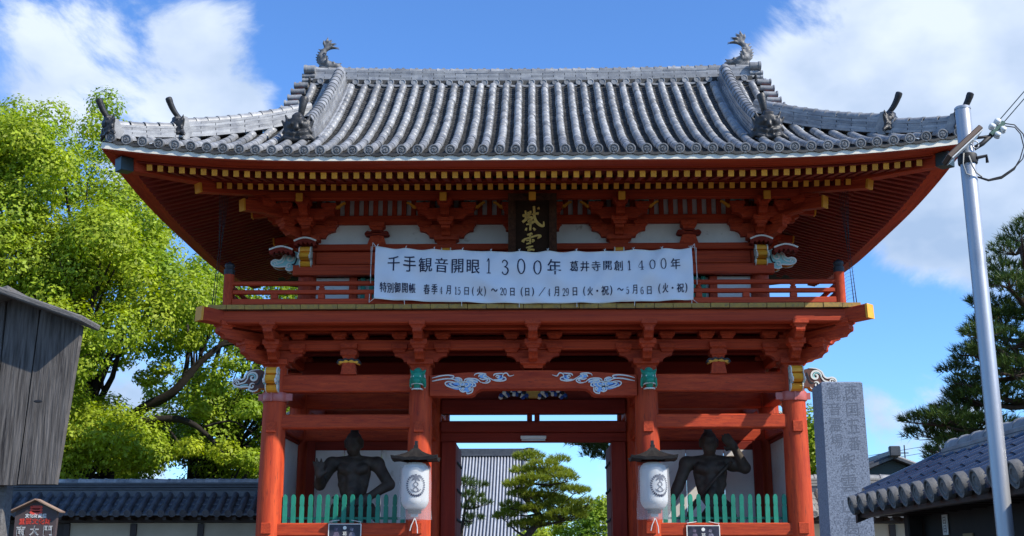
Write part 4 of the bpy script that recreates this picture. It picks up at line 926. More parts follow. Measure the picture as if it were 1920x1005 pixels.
# ------------------------------------------------------------------ banner
BN = thing('banner', 'long white cloth banner with navy writing tied along the balcony railing', 'banner', (0, -1.0, 5.83))
BX0, BX1 = -2.64, 2.665
def b_top(x): t = (x - BX0) / (BX1 - BX0); return 6.812 - .045 * t - .075 * math.sin(math.pi * t) ** .8 + .022 * (1 - abs(math.sin(t * math.pi * 11))) - .006
def b_bot(x): t = (x - BX0) / (BX1 - BX0); return 5.917 - .030 * t - .072 * math.sin(math.pi * t) ** .9
def b_y(x, v):
    t = (x - BX0) / (BX1 - BX0); e = min(t, 1 - t)
    fold = .014 * math.sin(9 * x + 5.5 * v + 1.2 * math.sin(2.3 * x)) * (.4 + .6 * (1 - v)) + .010 * math.sin(16 * x - 9 * v) * v + .008 * math.sin(4.1 * x + 13 * v)
    fold += .020 * math.exp(-((t - .22 - .5 * (1 - v) * .4) / .035) ** 2) + .022 * math.exp(-((t - .93 + (1 - v) * .16) / .03) ** 2) + .018 * math.exp(-((t - .80 + (1 - v) * .15) / .022) ** 2)
    fold += .007 * math.sin(22 * math.pi * t) * (math.exp(-(1 - v) / .18) + math.exp(-v / .2))
    return -.985 - .05 * (1 - abs(2 * v - 1) ** 2) - 1.5 * fold
def b_fr(u, v, d):        # u along 0..1, v up 0..1
    x = BX0 + (BX1 - BX0) * u; return (x, b_y(x, v) - d, b_bot(x) + (b_top(x) - b_bot(x)) * v)
CLOTH = mat('white_banner_cloth', (.80, .82, .85), (.74, .77, .82), rough=.75, scale=1.5, spec=.2)
cl = B(); nu, nv = 150, 26; cl.add([b_fr(i / nu, j / nv, 0) for j in range(nv + 1) for i in range(nu + 1)], [(j * (nu + 1) + i, j * (nu + 1) + i + 1, (j + 1) * (nu + 1) + i + 1, (j + 1) * (nu + 1) + i) for j in range(nv) for i in range(nu)])
cl.add([b_fr(i / nu, j / nv, -.004) for j in range(nv + 1) for i in range(nu + 1)], [(j * (nu + 1) + i, (j + 1) * (nu + 1) + i, (j + 1) * (nu + 1) + i + 1, j * (nu + 1) + i + 1) for j in range(nv) for i in range(nu)])
ob('cloth', cl.mesh('cloth', CLOTH, smooth=True), BN)
hm = B()
for v in (.985, .012): hm.ribbon([(i / 60, v) for i in range(61)], .022, b_fr, .004, -.001, sub=2, taper=False)
ob('hem', hm.mesh('hem', WHITE), BN)
DIG = {'1': [([(.22, .80), (.5, .95), (.5, .03)], [.05, .16, .16]), ([(.2, .02), (.8, .02)], [.05, .05])],
       '0': [([(.5, .98), (.2, .82), (.1, .5), (.2, .18), (.5, .02), (.8, .18), (.9, .5), (.8, .82), (.5, .98)], [.05, .13, .17, .13, .05, .13, .17, .13, .05])],
       '3': [([(.14, .80), (.3, .95), (.55, .96), (.78, .78), (.62, .57), (.38, .52)], [.14, .08, .07, .17, .09, .04]), ([(.42, .52), (.7, .46), (.88, .26), (.68, .05), (.35, .02), (.12, .18)], [.04, .09, .19, .10, .06, .14])],
       '4': [([(.66, .98), (.08, .30), (.95, .30)], [.06, .05, .06]), ([(.66, .98), (.66, .02)], [.17, .17]), ([(.42, .02), (.9, .02)], [.05, .05])],
       '2': [([(.14, .74), (.3, .94), (.62, .95), (.82, .74), (.66, .48), (.14, .05)], [.15, .08, .08, .18, .11, .05]), ([(.12, .05), (.88, .05)], [.09, .11])],
       '5': [([(.80, .95), (.24, .95)], [.09, .06]), ([(.24, .95), (.20, .54)], [.05, .05]), ([(.20, .54), (.5, .64), (.82, .48), (.84, .25), (.6, .04), (.3, .03), (.12, .17)], [.05, .07, .15, .18, .09, .06, .14])],
       '6': [([(.80, .86), (.55, .96), (.22, .74), (.12, .38), (.25, .10), (.5, .02), (.78, .12), (.86, .32), (.74, .52), (.5, .58), (.24, .46)], [.13, .05, .13, .17, .12, .05, .13, .17, .12, .05, .04])],
       '9': [([(.20, .14), (.45, .04), (.78, .26), (.88, .62), (.75, .90), (.5, .98), (.22, .88), (.14, .68), (.26, .48), (.5, .42), (.76, .54)], [.13, .05, .13, .17, .12, .05, .13, .17, .12, .05, .04])]}
def write(name, s, items, y0, h):
    """items: (char, centre u, width, height factor, dv)"""
    for ch, uc, w, hh, dv in items:
        b = B()
        if ch in DIG:
            asp = w * 5.3 / (.89 * hh * 1.0)
            f2 = lambda u, v, d, uc=uc, w=w, hh=hh, dv=dv: b_fr(uc - w / 2 + u * w, y0 + dv + v * hh, d)
            for pts, ws in DIG[ch]: b.ribbon(pts, [q * (1.0 if w > .018 else 1.75 if w < .009 else 1.3) for q in ws], f2, .0075, .0070, sub=4)
        else: put_text(b, ch, uc - w / 2, y0 + dv, w, hh, b_fr, .0075, shear=.10 if ch not in '()（）〜/・／' else 0, grow=.0009)
        b.obj(name, INK, BN)
px = lambda c: (c / 6.194 + 700 - 703) / 596.5            # crop 1 units -> u
p2 = lambda c: (c / 6.194 + 1000 - 703) / 596.5
it = []
for ch, c, w, top, bot in (('千', 237, 138, 155, 330), ('手', 423, 145, 160, 345), ('観', 608, 155, 170, 340), ('音', 795, 150, 175, 355), ('開', 982, 135, 205, 370), ('眼', 1165, 150, 200, 365), ('1', 1348, 80, 195, 370), ('3', 1537, 92, 195, 372), ('0', 1725, 100, 195, 375)):
    it.append((ch, px(c), w / 6.194 / 596.5, (bot - top) / 6.194 / 97.5, 0))
for ch, c, w in (('0', 55, 100),): it.append((ch, p2(c), w / 6.194 / 596.5, .29, 0))
it.append(('年', p2(248), 155 / 6.194 / 596.5, .305, -.01))
write('title_character', '', it, .545, .3)
it = [(ch, p2(c), w / 6.194 / 596.5, h_, 0) for ch, c, w, h_ in (('葛', 478, 95, .20), ('井', 603, 100, .19), ('寺', 733, 100, .20), ('開', 865, 95, .185), ('創', 992, 100, .20), ('1', 1122, 55, .19), ('4', 1257, 72, .19), ('0', 1387, 72, .20), ('0', 1518, 72, .20), ('年', 1655, 105, .21))]
write('title_character', '', it, .60, .2)
it = [(ch, px(c), w / 6.194 / 596.5, h_, dv) for ch, c, w, h_, dv in (('特', 120, 78, .185, .0), ('別', 203, 72, .175, 0), ('御', 287, 72, .185, 0), ('開', 375, 66, .175, 0), ('帳', 460, 72, .185, 0), ('春', 627, 70, .185, -.005), ('季', 718, 68, .19, -.005), ('4', 797, 34, .135, .005), ('月', 880, 52, .17, 0), ('1', 968, 30, .14, .0), ('5', 1005, 36, .14, 0), ('日', 1090, 48, .15, 0), ('(', 1163, 18, .17, -.01), ('火', 1242, 66, .165, 0), (')', 1302, 18, .17, -.01), ('〜', 1412, 72, .06, .06), ('2', 1498, 38, .14, 0), ('0', 1537, 36, .14, 0), ('日', 1620, 48, .15, 0), ('(', 1728, 22, .17, -.01), ('日', 1792, 46, .145, 0), (')', 1858, 22, .17, -.01))]
it += [(ch, p2(c), w / 6.194 / 596.5, h_, dv) for ch, c, w, h_, dv in (('／', 105, 76, .18, -.01), ('4', 188, 34, .14, 0), ('月', 273, 54, .175, 0), ('2', 360, 38, .14, 0), ('9', 398, 36, .14, 0), ('日', 485, 48, .15, 0), ('(', 592, 22, .18, -.01), ('火', 660, 62, .165, .0), ('・', 742, 20, .035, .065), ('祝', 832, 82, .17, 0), (')', 902, 22, .18, -.01), ('〜', 1008, 70, .06, .065), ('5', 1092, 36, .14, 0), ('月', 1175, 54, .175, 0), ('6', 1262, 38, .14, 0), ('日', 1345, 48, .15, .0), ('(', 1460, 22, .18, 0), ('火', 1528, 62, .17, .01), ('・', 1610, 20, .035, .075), ('祝', 1702, 82, .17, .01), (')', 1770, 22, .18, 0))]
write('date_character', '', it, .135, .2)
for k in range(12):
    u = .005 + .99 * k / 11; p = Vector(b_fr(u, .985, .0)); t = B().tube([p, p + Vector((.004, .05, .05)), p + Vector((-.01, .12, .07))], .006, 5); t.tube([p + Vector((0, -.006, 0)), p + Vector((.02, -.01, .05))], .005, 5); ob('tie', t.mesh('tie', ROPE), BN)
    if k % 2 == 1: p = Vector(b_fr(u, .01, 0)); ob('tie', B().tube([p, p + Vector((.002, .02, -.07)), p + Vector((0, .09, -.075))], .006, 5).mesh('tie', ROPE), BN)
for s, u in ((-1, 0.0), (1, 1.0)):
    p = Vector(b_fr(u, 1, 0)); q = Vector(b_fr(u, 0, 0)); o_ = Vector((s * .07, .14, .10)); r_ = Vector((s * .09, .1, -.5))
    t = B().tube([p, p + o_], .006, 5).tube([p + o_, p + r_], .005, 5).tube([p, p + Vector((s * .09, .1, .02)), p + Vector((s * .08, .1, -.62))], .005, 5).tube([q, q + Vector((s * .09, .08, -.05)), q + Vector((s * .09, .1, .10))], .006, 5)
    ob('corner_rope', t.mesh('corner_rope', ROPE), BN)
# ------------------------------------------------------------------ picket fences
pk = []
for t, w in ((0, .075), (.26, .075), (.285, .055), (.31, .072), (.42, .072), (.455, .05), (.47, .02)): pk.append((w / 2, t))
pk = pk + [(-u, v) for u, v in pk[::-1]]
PKM = B().prism(pk, lambda u, v, d: (u, d, v), -.022, .022).mesh('picket', GREEN)
for s, lab in ((-1, 'row of green pickets before the statue with the open palm'), (1, 'row of green pickets before the statue with the raised arm')):
    F_ = thing('picket_fence', lab, 'fence', (s * 3.18, 0, 2.30), 'green picket fences of the statue bays')
    for k in range(15):
        x = s * 2.19 + s * k * .141; ob('picket', PKM, F_, T((x, -.02, 2.302)) @ Matrix.Rotation(random.uniform(-.02, .02), 4, 'Y') @ Matrix.Rotation(random.uniform(-.15, .15), 4, 'Z'))
    bm('back_rail', F_, *sorted((s * 2.14, s * 4.2)), .005, .04, 2.36, 2.40, GREEN, .004)
# ------------------------------------------------------------------ lanterns
PAPER = mat('lantern_paper', (.82, .82, .80), (.74, .75, .74), rough=.6, scale=4)
t_ = PAPER.node_tree; p_ = t_.nodes['Principled BSDF']; tr = N(t_, 'ShaderNodeBsdfTranslucent', ins={0: (.8, .78, .72, 1)}); ms = N(t_, 'ShaderNodeMixShader', ins={0: .3}); L(t_, p_.outputs[0], ms.inputs[1]); L(t_, tr.outputs[0], ms.inputs[2]); L(t_, ms.outputs[0], t_.nodes['Material Output'].inputs[0])
BAG = bpy.data.materials.new('clear_plastic_bag'); BAG.use_nodes = True; t_ = BAG.node_tree; p_ = t_.nodes['Principled BSDF']; p_.inputs['Base Color'].default_value = (.85, .87, .9, 1); p_.inputs['Roughness'].default_value = .18
tp = N(t_, 'ShaderNodeBsdfTransparent', ins={0: (.93, .94, .95, 1)}); ms = N(t_, 'ShaderNodeMixShader', ins={0: .17}); L(t_, tp.outputs[0], ms.inputs[1]); L(t_, p_.outputs[0], ms.inputs[2]); L(t_, ms.outputs[0], t_.nodes['Material Output'].inputs[0])
HATW = mat('black_thatch_board', (.008, .007, .007), (.02, .017, .015), rough=.7, scale=12, bump=.5, bscale=30)
def lantern(x, lab, emb):
    y = -.47; Ln = thing('paper_lantern', lab, 'lantern', (x, y, 2.5), 'white paper lanterns on the inner columns')
    prof = []
    for k in range(41):
        t = k / 40; r = .224 * (1 - max(0, abs(t - .5) - .30) ** 2 * 9.5) + .004 * (k % 2); prof.append((r * (.78 if k in (0, 40) else 1), 2.50 + .76 * t))
    ob('paper_body', B().lathe([(r, z - 2.5) for r, z in prof], 36).mesh('paper_body', PAPER, smooth=True), Ln, T((x, y, 2.5)))
    ob('bottom_ring', B().lathe([(.10, 0), (.11, .01), (.11, .05), (.16, .06)], 20).mesh('bottom_ring', DARK), Ln, T((x, y, 2.435)))
    tag_ = B().box(-.06, .06, -.03, .03, 0, .12, bev=.01); ob('weight', tag_.mesh('weight', STEEL), Ln, T((x, y, 2.38)))
    # four-sided hat with swept eaves made of boards
    ht = B(); V = []; n = 10
    for k in range(6):
        t = k / 5; w = .04 + (.385 - .04) * t; z = 3.50 - .20 * (t ** .75) + .03 * t ** 6
        for j in range(4 * n):
            q, f = divmod(j, n); f = f / n; c = [(-1, -1), (1, -1), (1, 1), (-1, 1)]; a, b2 = c[q], c[(q + 1) % 4]
            ux, uy = a[0] + (b2[0] - a[0]) * f, a[1] + (b2[1] - a[1]) * f; lift = .035 * t * t * abs(2 * f - 1) ** 3; jg = .006 * ((j * 7) % 3 - 1) * t
            V.append((ux * w, uy * w * .85, z + lift + jg))
    m4 = 4 * n; ht.add(V, [(k * m4 + j, k * m4 + (j + 1) % m4, (k + 1) * m4 + (j + 1) % m4, (k + 1) * m4 + j) for k in range(5) for j in range(m4)])
    base = V[-m4:]; ht.add(base + [(v[0] * .97, v[1] * .97, v[2] - .045) for v in base] + [(v[0] * .5, v[1] * .5, 3.29) for v in base], [(r_ * m4 + j, r_ * m4 + (j + 1) % m4, (r_ + 1) * m4 + (j + 1) % m4, (r_ + 1) * m4 + j) for r_ in range(2) for j in range(m4)])
    ht.box(-.035, .035, -.03, .03, 3.47, 3.545); hat = ob('roof_hat', ht.mesh('roof_hat', HATW), Ln, T((x, y, 0)))
    ob('bracket', B().box(-.03, .03, -.02, .30, 3.40, 3.44).box(-.025, .025, .02, .06, 3.40, 3.62).mesh('bracket', DARK), Ln, T((x, y, 0)))
    # emblem: wreath and knot, wrapped on the paper
    em = B(); R_ = .230
    fe = lambda u, v, d: (x + (R_ + d) * math.sin(emb + 1.22 * u / R_), y - (R_ + d) * math.cos(emb + 1.22 * u / R_), 2.875 + v * 1.22)
    for k in range(26):
        th = rad(118) + rad(304) * k / 25 if True else 0; c, s_ = math.cos(th), math.sin(th)
        for (ra, rb_) in ((.108, .128), (.134, .118)): em.ribbon([(ra * c, ra * s_ * 1.12), (rb_ * math.cos(th + .1), rb_ * math.sin(th + .1) * 1.12)], [.018, .012], fe, .004, .002, sub=2)
    em.ribbon([(.0, -.02), (-.032, .012), (0, .045), (.032, .012), (0, -.02), (-.036, -.055), (0, -.085), (.036, -.055), (0, -.02)], .011, fe, .004, .002, sub=4, taper=False)
    for s_ in (-1, 1): em.ribbon([(0, -.085), (s_ * .04, -.075), (s_ * .07, -.045)], .010, fe, .004, .002); em.ribbon([(0, .10), (s_ * .04, .125), (s_ * .075, .10)], [.02, .034, .008], fe, .004, .002); em.ribbon([(0, .10), (s_ * .03, .085), (s_ * .055, .06)], [.015, .028, .006], fe, .004, .002)
    em.ribbon([(0, .045), (0, .10), (0, .15)], [.012, .016, .03], fe, .004, .002)
    ob('emblem', em.mesh('emblem', INK), Ln)
    bg_ = B(); V = []
    for k in range(9):
        t = k / 8; z = 3.20 - .86 * t
        for j in range(28):
            th = 2 * math.pi * j / 28; r = .252 + .012 * math.sin(5 * th + 6 * t) * t + .03 * t * abs(math.cos(th)); V.append((r * math.cos(th), r * (1 - .35 * t * t) * math.sin(th), z + .01 * math.sin(3 * th) * t))
    bg_.add(V, [(k * 28 + j, k * 28 + (j + 1) % 28, (k + 1) * 28 + (j + 1) % 28, (k + 1) * 28 + j) for k in range(8) for j in range(28)]); ob('plastic_bag', bg_.mesh('plastic_bag', BAG, smooth=True), Ln, T((x, y, 0)))
    st = B().tube([(0, 0, 2.37), (-.01, -.03, 2.33), (-.05, -.04, 2.24), (-.07, -.04, 2.16)], .008, 5).tube([(0, 0, 2.37), (.02, -.03, 2.33), (.05, -.04, 2.22), (.055, -.04, 2.12)], .008, 5); ob('string', st.mesh('string', ROPE), Ln, T((x, y, 0)))
lantern(-1.945, 'white paper lantern whose round emblem shows nearly whole, beside the open-palm statue', rad(8))
lantern(1.965, 'white paper lantern with its emblem turned partly away, beside the raised-arm statue', rad(21))
# ------------------------------------------------------------------ posters
POST = mat('dark_poster_print', (.010, .010, .016), (.05, .045, .07), rough=.35, scale=9)
for s, xc, lab in ((-1, -3.13, 'small dark poster hung on the rail below the open-palm statue'), (1, 2.79, 'small dark poster hung on the rail below the raised-arm statue')):
    P_ = thing('poster', lab, 'poster', (xc, -.155, 1.5), 'posters hung on the front rail')
    zt = 2.275 if s < 0 else 2.245
    bm('sheet', P_, xc - .26, xc + .26, -.158, -.146, 1.50, zt, POST, 0); bb_ = B()
    for (x0, x1, z0, z1) in ((-.275, -.26, 1.49, zt + .012), (.26, .275, 1.49, zt + .012), (-.26, .26, zt, zt + .012), (-.26, .26, 1.49, 1.50)): bb_.box(xc + x0, xc + x1, -.160, -.144, z0, z1)
    ob('border', bb_.mesh('border', WHITE), P_)
    pr_ = B(); fp = lambda u, v, d: (xc + u, -.1585 - d, v)
    for ch, z in (('葛', .12), ('井', .20), ('寺', .28)): put_text(pr_, ch, -.035, zt - z - .06, .07, .065, fp, .002)
    pr_.lathe([(.03, 0), (.03, .002)], 14, c=(xc, -.1585, zt - .055), ax='y')
    ob('print', pr_.mesh('print', WHITE), P_)
    for nm_ in ('print_mauve', 'print_grey'):
        if nm_ not in MATS: mat(nm_, (.20, .15, .20) if 'mauve' in nm_ else (.30, .28, .33), (.06, .05, .08), scale=30)
    for q, c in ((-.14, 0), (.12, 0)):
        fg = B()
        fg.ribbon([(q, zt - .30), (q + .005, zt - .2), (q, zt - .12)], [.13, .12, .05], fp, .002, .001, i=c); fg.ribbon([(q - .01, zt - .10), (q, zt - .055)], [.055, .05], fp, .0025, .001, i=c)
        fg.obj('printed_picture', MATS['print_mauve' if q < 0 else 'print_grey'], P_)
    t = B().tube([(xc - .24, -.16, zt), (xc - .26, -.15, zt + .05), (xc - .1, -.12, zt + .07)], .006, 5).tube([(xc + .24, -.16, zt), (xc + .27, -.15, zt + .04), (xc + .1, -.12, zt + .07)], .006, 5); ob('hanging_string', t.mesh('hanging_string', ROPE), P_)
# fluorescent lamp under the inner lintel
FL = thing('strip_light', 'white strip light fitting under the lintel of the passage', 'light fitting', (0, 2.0, 3.9))
bm('housing', FL, -.24, .24, 1.98, 2.05, 3.905, 3.965, WHITE, .01); ob('tube', B().tube([(-.22, 2.0, 3.885), (.22, 2.0, 3.885)], .016, 10).mesh('tube', CERAM, smooth=True), FL)
# ------------------------------------------------------------------ guardian statues
def hand(p, side, d, pal, spread, cp):
    """palm at p; d = finger direction, pal = palm normal"""
    d = Vector(d).normalized(); n = Vector(pal).normalized(); w = d.cross(n).normalized()
    cp(p, p + d * .10, .058, .056); cp(p + w * .035 + d * .03, p + w * .035 + d * .10, .045, .04); cp(p - w * .035 + d * .03, p - w * .035 + d * .10, .045, .04)
    for q, l in ((-.06, .13), (-.022, .165), (.018, .155), (.058, .12)):
        a = p + d * .11 + w * q; b_ = a + (d + w * q * spread).normalized() * l * .6; c = b_ + (d + w * q * spread + n * .35).normalized() * l * .55; cp(a, b_, .024, .022); cp(b_, c, .022, .016)
    a = p + w * side * .06 + d * .02; b_ = a + (w * side + d * .5).normalized() * .08; cp(a, b_, .028, .024); cp(b_, b_ + d * .07, .024, .016)
def guardian(kind):
    p = []; cp = lambda a, b, r, r2=None: p.append((tuple(a), tuple(b), r, r if r2 is None else r2)); Vv = Vector
    # legs, hips, belly, chest (x right, y back, z up; origin at the feet, facing -y)
    for s in (-1, 1):
        cp((s * .13, 0, 1.22), (s * .26, -.06, .72), .17, .13); cp((s * .26, -.06, .72), (s * .28, .02, .12), .12, .075); cp((s * .28, .0, .07), (s * .30, -.2, .05), .075, .06)
        cp((s * .15, .04, 1.30), (s * .15, .04, 1.30), .2); cp((s * .10, -.13, 1.95), (s * .19, -.10, 1.98), .10, .10); cp((s * .08, 0, 2.12), (s * .36, .02, 2.08), .10, .11); cp((s * .03, -.16, 2.06), (s * .24, -.07, 2.13), .028, .03)
        cp((s * .055, -.145, 1.77), (s * .055, -.15, 1.81), .042); cp((s * .055, -.145, 1.66), (s * .055, -.15, 1.69), .042); cp((s * .05, -.15, 1.55), (s * .05, -.15, 1.58), .042); cp((s * .15, -.02, 1.58), (s * .20, 0, 1.90), .095, .11)
        cp((s * .17, -.09, 1.78), (s * .22, -.06, 1.70), .06)
        for q in range(4): cp((s * (.10 + .05 * q), -.19, 1.36 - .13 * q), (s * (.22 + .03 * q), -.12, 1.10 - .10 * q), .035, .028)   # skirt folds
    cp((0, 0, 1.30), (0, 0, 1.60), .22, .185); cp((0, 0, 1.60), (0, 0, 2.0), .19, .205); cp((0, -.14, 1.50), (0, -.15, 1.55), .10)
    cp((-.25, -.06, 1.34), (.25, -.06, 1.34), .085); cp((-.32, 0, 1.30), (-.42, .02, 1.10), .09, .05); cp((.32, 0, 1.30), (.42, .02, 1.10), .09, .05)
    cp((0, .03, 2.08), (0, -.02, 2.24), .115, .10)
    # head with face, jaw, ears and topknot
    hx = -.01; h = Vv((hx, -.05, 2.41)); cp(h, h + Vv((0, .0, .08)), .150, .145); cp(h + Vv((0, -.05, -.12)), h + Vv((0, -.06, -.02)), .095, .10); cp(h + Vv((-.05, -.06, -.13)), h + Vv((.05, -.06, -.13)), .062)
    cp(h + Vv((0, -.155, .0)), h + Vv((0, -.14, .075)), .036, .020); cp(h + Vv((-.035, -.15, -.01)), h + Vv((.035, -.15, -.01)), .022)
    for s in (-1, 1):
        cp(h + Vv((s * .02, -.14, .085)), h + Vv((s * .10, -.11, .115)), .028, .02); cp(h + Vv((s * .06, -.135, .045)), h + Vv((s * .062, -.135, .045)), .027); cp(h + Vv((s * .08, -.11, -.02)), h + Vv((s * .09, -.10, -.05)), .042)
        cp(h + Vv((s * .15, .0, .06)), h + Vv((s * .155, .01, -.04)), .034, .024); cp(h + Vv((s * .01, -.15, -.075)), h + Vv((s * .06, -.13, -.07)), .02)
    cp(h + Vv((-.05, -.14, -.115)), h + Vv((.05, -.14, -.115)), .02); cp(h + Vv((0, .03, .20)), h + Vv((0, .05, .31)), .075, .07); cp(h + Vv((0, .05, .31)), h + Vv((.02, .05, .39)), .045, .02)
    sh = lambda s: Vv((s * .42, .02, 2.06))
    if kind == 'palm':
        a = sh(-1); e = Vv((-.60, -.10, 1.70)); w_ = Vv((-.56, -.40, 1.84)); cp(a, a, .14); cp(a, e, .118, .096); cp(a.lerp(e, .5) + Vv((0, -.05, 0)), a.lerp(e, .6) + Vv((0, -.05, 0)), .075); cp(e, w_, .103, .064); hand(w_, 1, (-.02, -.10, 1), (0, -1, 0), 6.0, cp)
        a = sh(1); e = Vv((.66, -.06, 1.70)); w_ = Vv((.32, -.30, 1.47)); cp(a, a, .14); cp(a, e, .118, .098); cp(a.lerp(e, .5) + Vv((0, -.05, 0)), a.lerp(e, .6) + Vv((0, -.05, 0)), .075); cp(e, w_, .103, .064); hand(w_, -1, (-.75, -.25, -.62), (0, -1, .1), 6.0, cp)
    else:
        a = sh(1); e = Vv((.62, -.10, 1.98)); w_ = Vv((.42, -.20, 2.34)); cp(a, a, .14); cp(a, e, .118, .096); cp(e, w_, .103, .064); hand(w_, -1, (-.55, -.1, .6), (0, -1, 0), 2.0, cp)
        a = sh(-1); e = Vv((-.60, -.05, 1.66)); w_ = Vv((-.80, -.18, 1.32)); cp(a, a, .14); cp(a, e, .118, .096); cp(e, w_, .103, .064); hand(w_, 1, (-.25, -.12, -1), (1, -.2, 0), 2.0, cp)
        cp((-.47, -.05, 1.86), (-.60, -.1, 1.84), .03, .02)
    return sdf_mesh('body', p, .017, .012, BRONZE, 1)
for kind, x, z, lab, tilt in (('palm', -3.19, 1.30, 'dark wooden guardian statue raising an open palm, behind green pickets', 0), ('arm', 3.12, 1.30, 'dark wooden guardian statue with one arm raised beside its head', 0)):
    S = thing('guardian_statue', lab, 'statue', (x, 1.05, 1.0), 'guardian statues in the gate bays')
    ob('body', guardian(kind), S, T((x, 1.05, z)) @ Matrix.Diagonal((.97, 1.0, 1.0, 1)))
    rk = sdf_mesh('rock_base', [((-.3, 0, .1), (.3, 0, .12), .16, .18), ((-.2, -.15, .06), (.25, .15, .08), .14, .15), ((0, .1, .15), (.1, -.1, .15), .14, .12)], .04, .03, BRONZE); ob('rock_base', rk, S, T((x, 1.05, 1.02)))
    # scarf sweeping across the chest / round the waist
    sc = B()
    for (P_, w) in (([(.44, -.02, 2.13), (.28, -.235, 2.0), (.05, -.275, 1.78), (-.16, -.235, 1.55), (-.28, -.10, 1.40)], .035),): sc.tube([Vector(q) for q in P_] if kind == 'arm' else [Vector((-q[0] * .8, q[1] * .3 - .12, q[2] * .2 + 1.05)) for q in P_], w * .7, 8)
    ob('sash', sc.mesh('sash', BRONZE, smooth=True), S, T((x, 1.05, z)) @ Matrix.Diagonal((.97, 1.0, 1.0, 1)))
    if kind == 'arm': ob('hanging_cloth', B().prism([(-.40, 1.05), (-.12, 1.42), (-.04, 1.30), (-.34, .90)], lambda u, v, d: (u - .1, -.30 + d, v), -.01, .01).mesh('hanging_cloth', mat('pale_strip', (.55, .53, .50), rough=.8)), S, T((x, 1.05, z)))
# ------------------------------------------------------------------ tiled walls either side of the gate
def wall_with_roof(name, lab, x0, x1, y, zr_, run, drop, tm, rowp, mwall, openings=(), face=True):
    W = thing(name, lab, 'wall', ((x0 + x1) / 2, y, 0))
    ze = zr_ - drop; n = int(abs(x1 - x0) / rowp); sx = 1 if x1 > x0 else -1; xa, xb = min(x0, x1), max(x0, x1)
    segs = []; c = xa
    for a, b_ in sorted(openings): segs.append((c, a)); c = b_
    segs.append((c, xb))
    for a, b_ in segs:
        if b_ - a > .05: bm('plaster_face', W, a, b_, y - .16, y + .16, .35, ze - .10, mwall, 0)
    for a, b_ in openings: bm('dark_boarding', W, a, b_, y - .10, y + .10, .35, ze - .10, DWOOD, 0)
    bm('stone_footing', W, xa, xb, y - .22, y + .22, 0, .35, STONE, .02)
    for k in range(int((xb - xa) / 1.25)): bm('wall_post', W, xb - .25 - k * 1.25, xb - .13 - k * 1.25, y - .20, y - .161, .36, ze - .11, DWOOD, .006)
    bm('wall_plate', W, xa, xb, y - .20, y + .20, ze - .098, ze + .12, DWOOD, .008)
    for k in range(int((xb - xa) / .32)): bm('eave_rafter', W, xb - .1 - k * .32 - .03, xb - .1 - k * .32 + .03, y - run + .07, y - .21, ze - .055, ze - .005, DWOOD, 0)
    bm('ridge_core', W, xa, xb, y - .13, y + .13, zr_ - .06, zr_ + .06, TILEB, .0)
    for q in range(3): bm('ridge_course', W, xa, xb, y - .15 + .012 * q, y + .15 - .012 * q, zr_ + .061 + .05 * q, zr_ + .061 + .05 * q + .043, tm, .006)
    cap_tiles([(xa, y, zr_ + .2), (xb, y, zr_ + .2)], 0, .08, W, .24, name='wall_ridge_cap')
    sl = drop / run
    for sg in (-1, 1):
        V = []; pn = B()
        st = .13; m_ = int(run / st)
        for k in range(m_):
            s0, s1 = run - k * st, run - (k + 1) * st - .01; f = lambda s, dz: (y + sg * s, zr_ + .03 - sl * s + dz)
            a0, a1, a2 = f(s0, -.01), f(s0, .022), f(s1, 0)
            pn.add([(xa, *a0), (xb, *a0), (xb, *a1), (xa, *a1), (xb, *a2), (xa, *a2)], [(0, 1, 2, 3), (3, 2, 4, 5)])
        ob('pan_tile_slope', pn.mesh('pan_tile_slope', tm), W)
    cm = cover_mesh(.245, .062, .056, 8); CW = cm.mesh('wall_cover_tile', tm, smooth=True, auto=50)
    wd = B().lathe([(.066, -.03), (.068, .0), (.066, .012), (.05, .012), (.045, .004), (.001, .008)], 14, ax='y').mesh('wall_eave_disc', tm, smooth=True, auto=40)
    ln = math.hypot(1, sl)
    for k in range(n + 1):
        x = xa + .08 + k * rowp
        if x > xb: break
        nt_ = int(run * ln / .235)
        for j in range(nt_):
            s = run - j * .235 / ln; ob('wall_cover_tile', CW, W, frame((x + random.uniform(-.004, .004), y - s, zr_ + .055 - sl * s), (1, 0, 0), (0, -sl, 1)))
        ob('wall_eave_disc', wd, W, frame((x, y - run - .012, zr_ + .055 - sl * run), (1, 0, 0), (0, -.3, 1)))
    return W
WPL = mat('ochre_wall_plaster', (.42, .36, .26), (.34, .29, .21), rough=.95, scale=3)
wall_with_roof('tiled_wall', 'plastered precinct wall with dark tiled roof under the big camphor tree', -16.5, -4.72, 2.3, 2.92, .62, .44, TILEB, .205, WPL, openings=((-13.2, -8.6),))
TILEW = mat('pale_wall_tile', (.20, .19, .175), (.28, .27, .25), rough=.5, scale=5, bump=.25, bscale=40, island=.25)  # paler, warmer tile colour than on the other wall
wall_with_roof('tiled_wall', 'plastered precinct wall with weathered tiled roof behind the granite pillar', 4.74, 15.5, 2.3, 2.98, .66, .52, TILEW, .225, WPL)

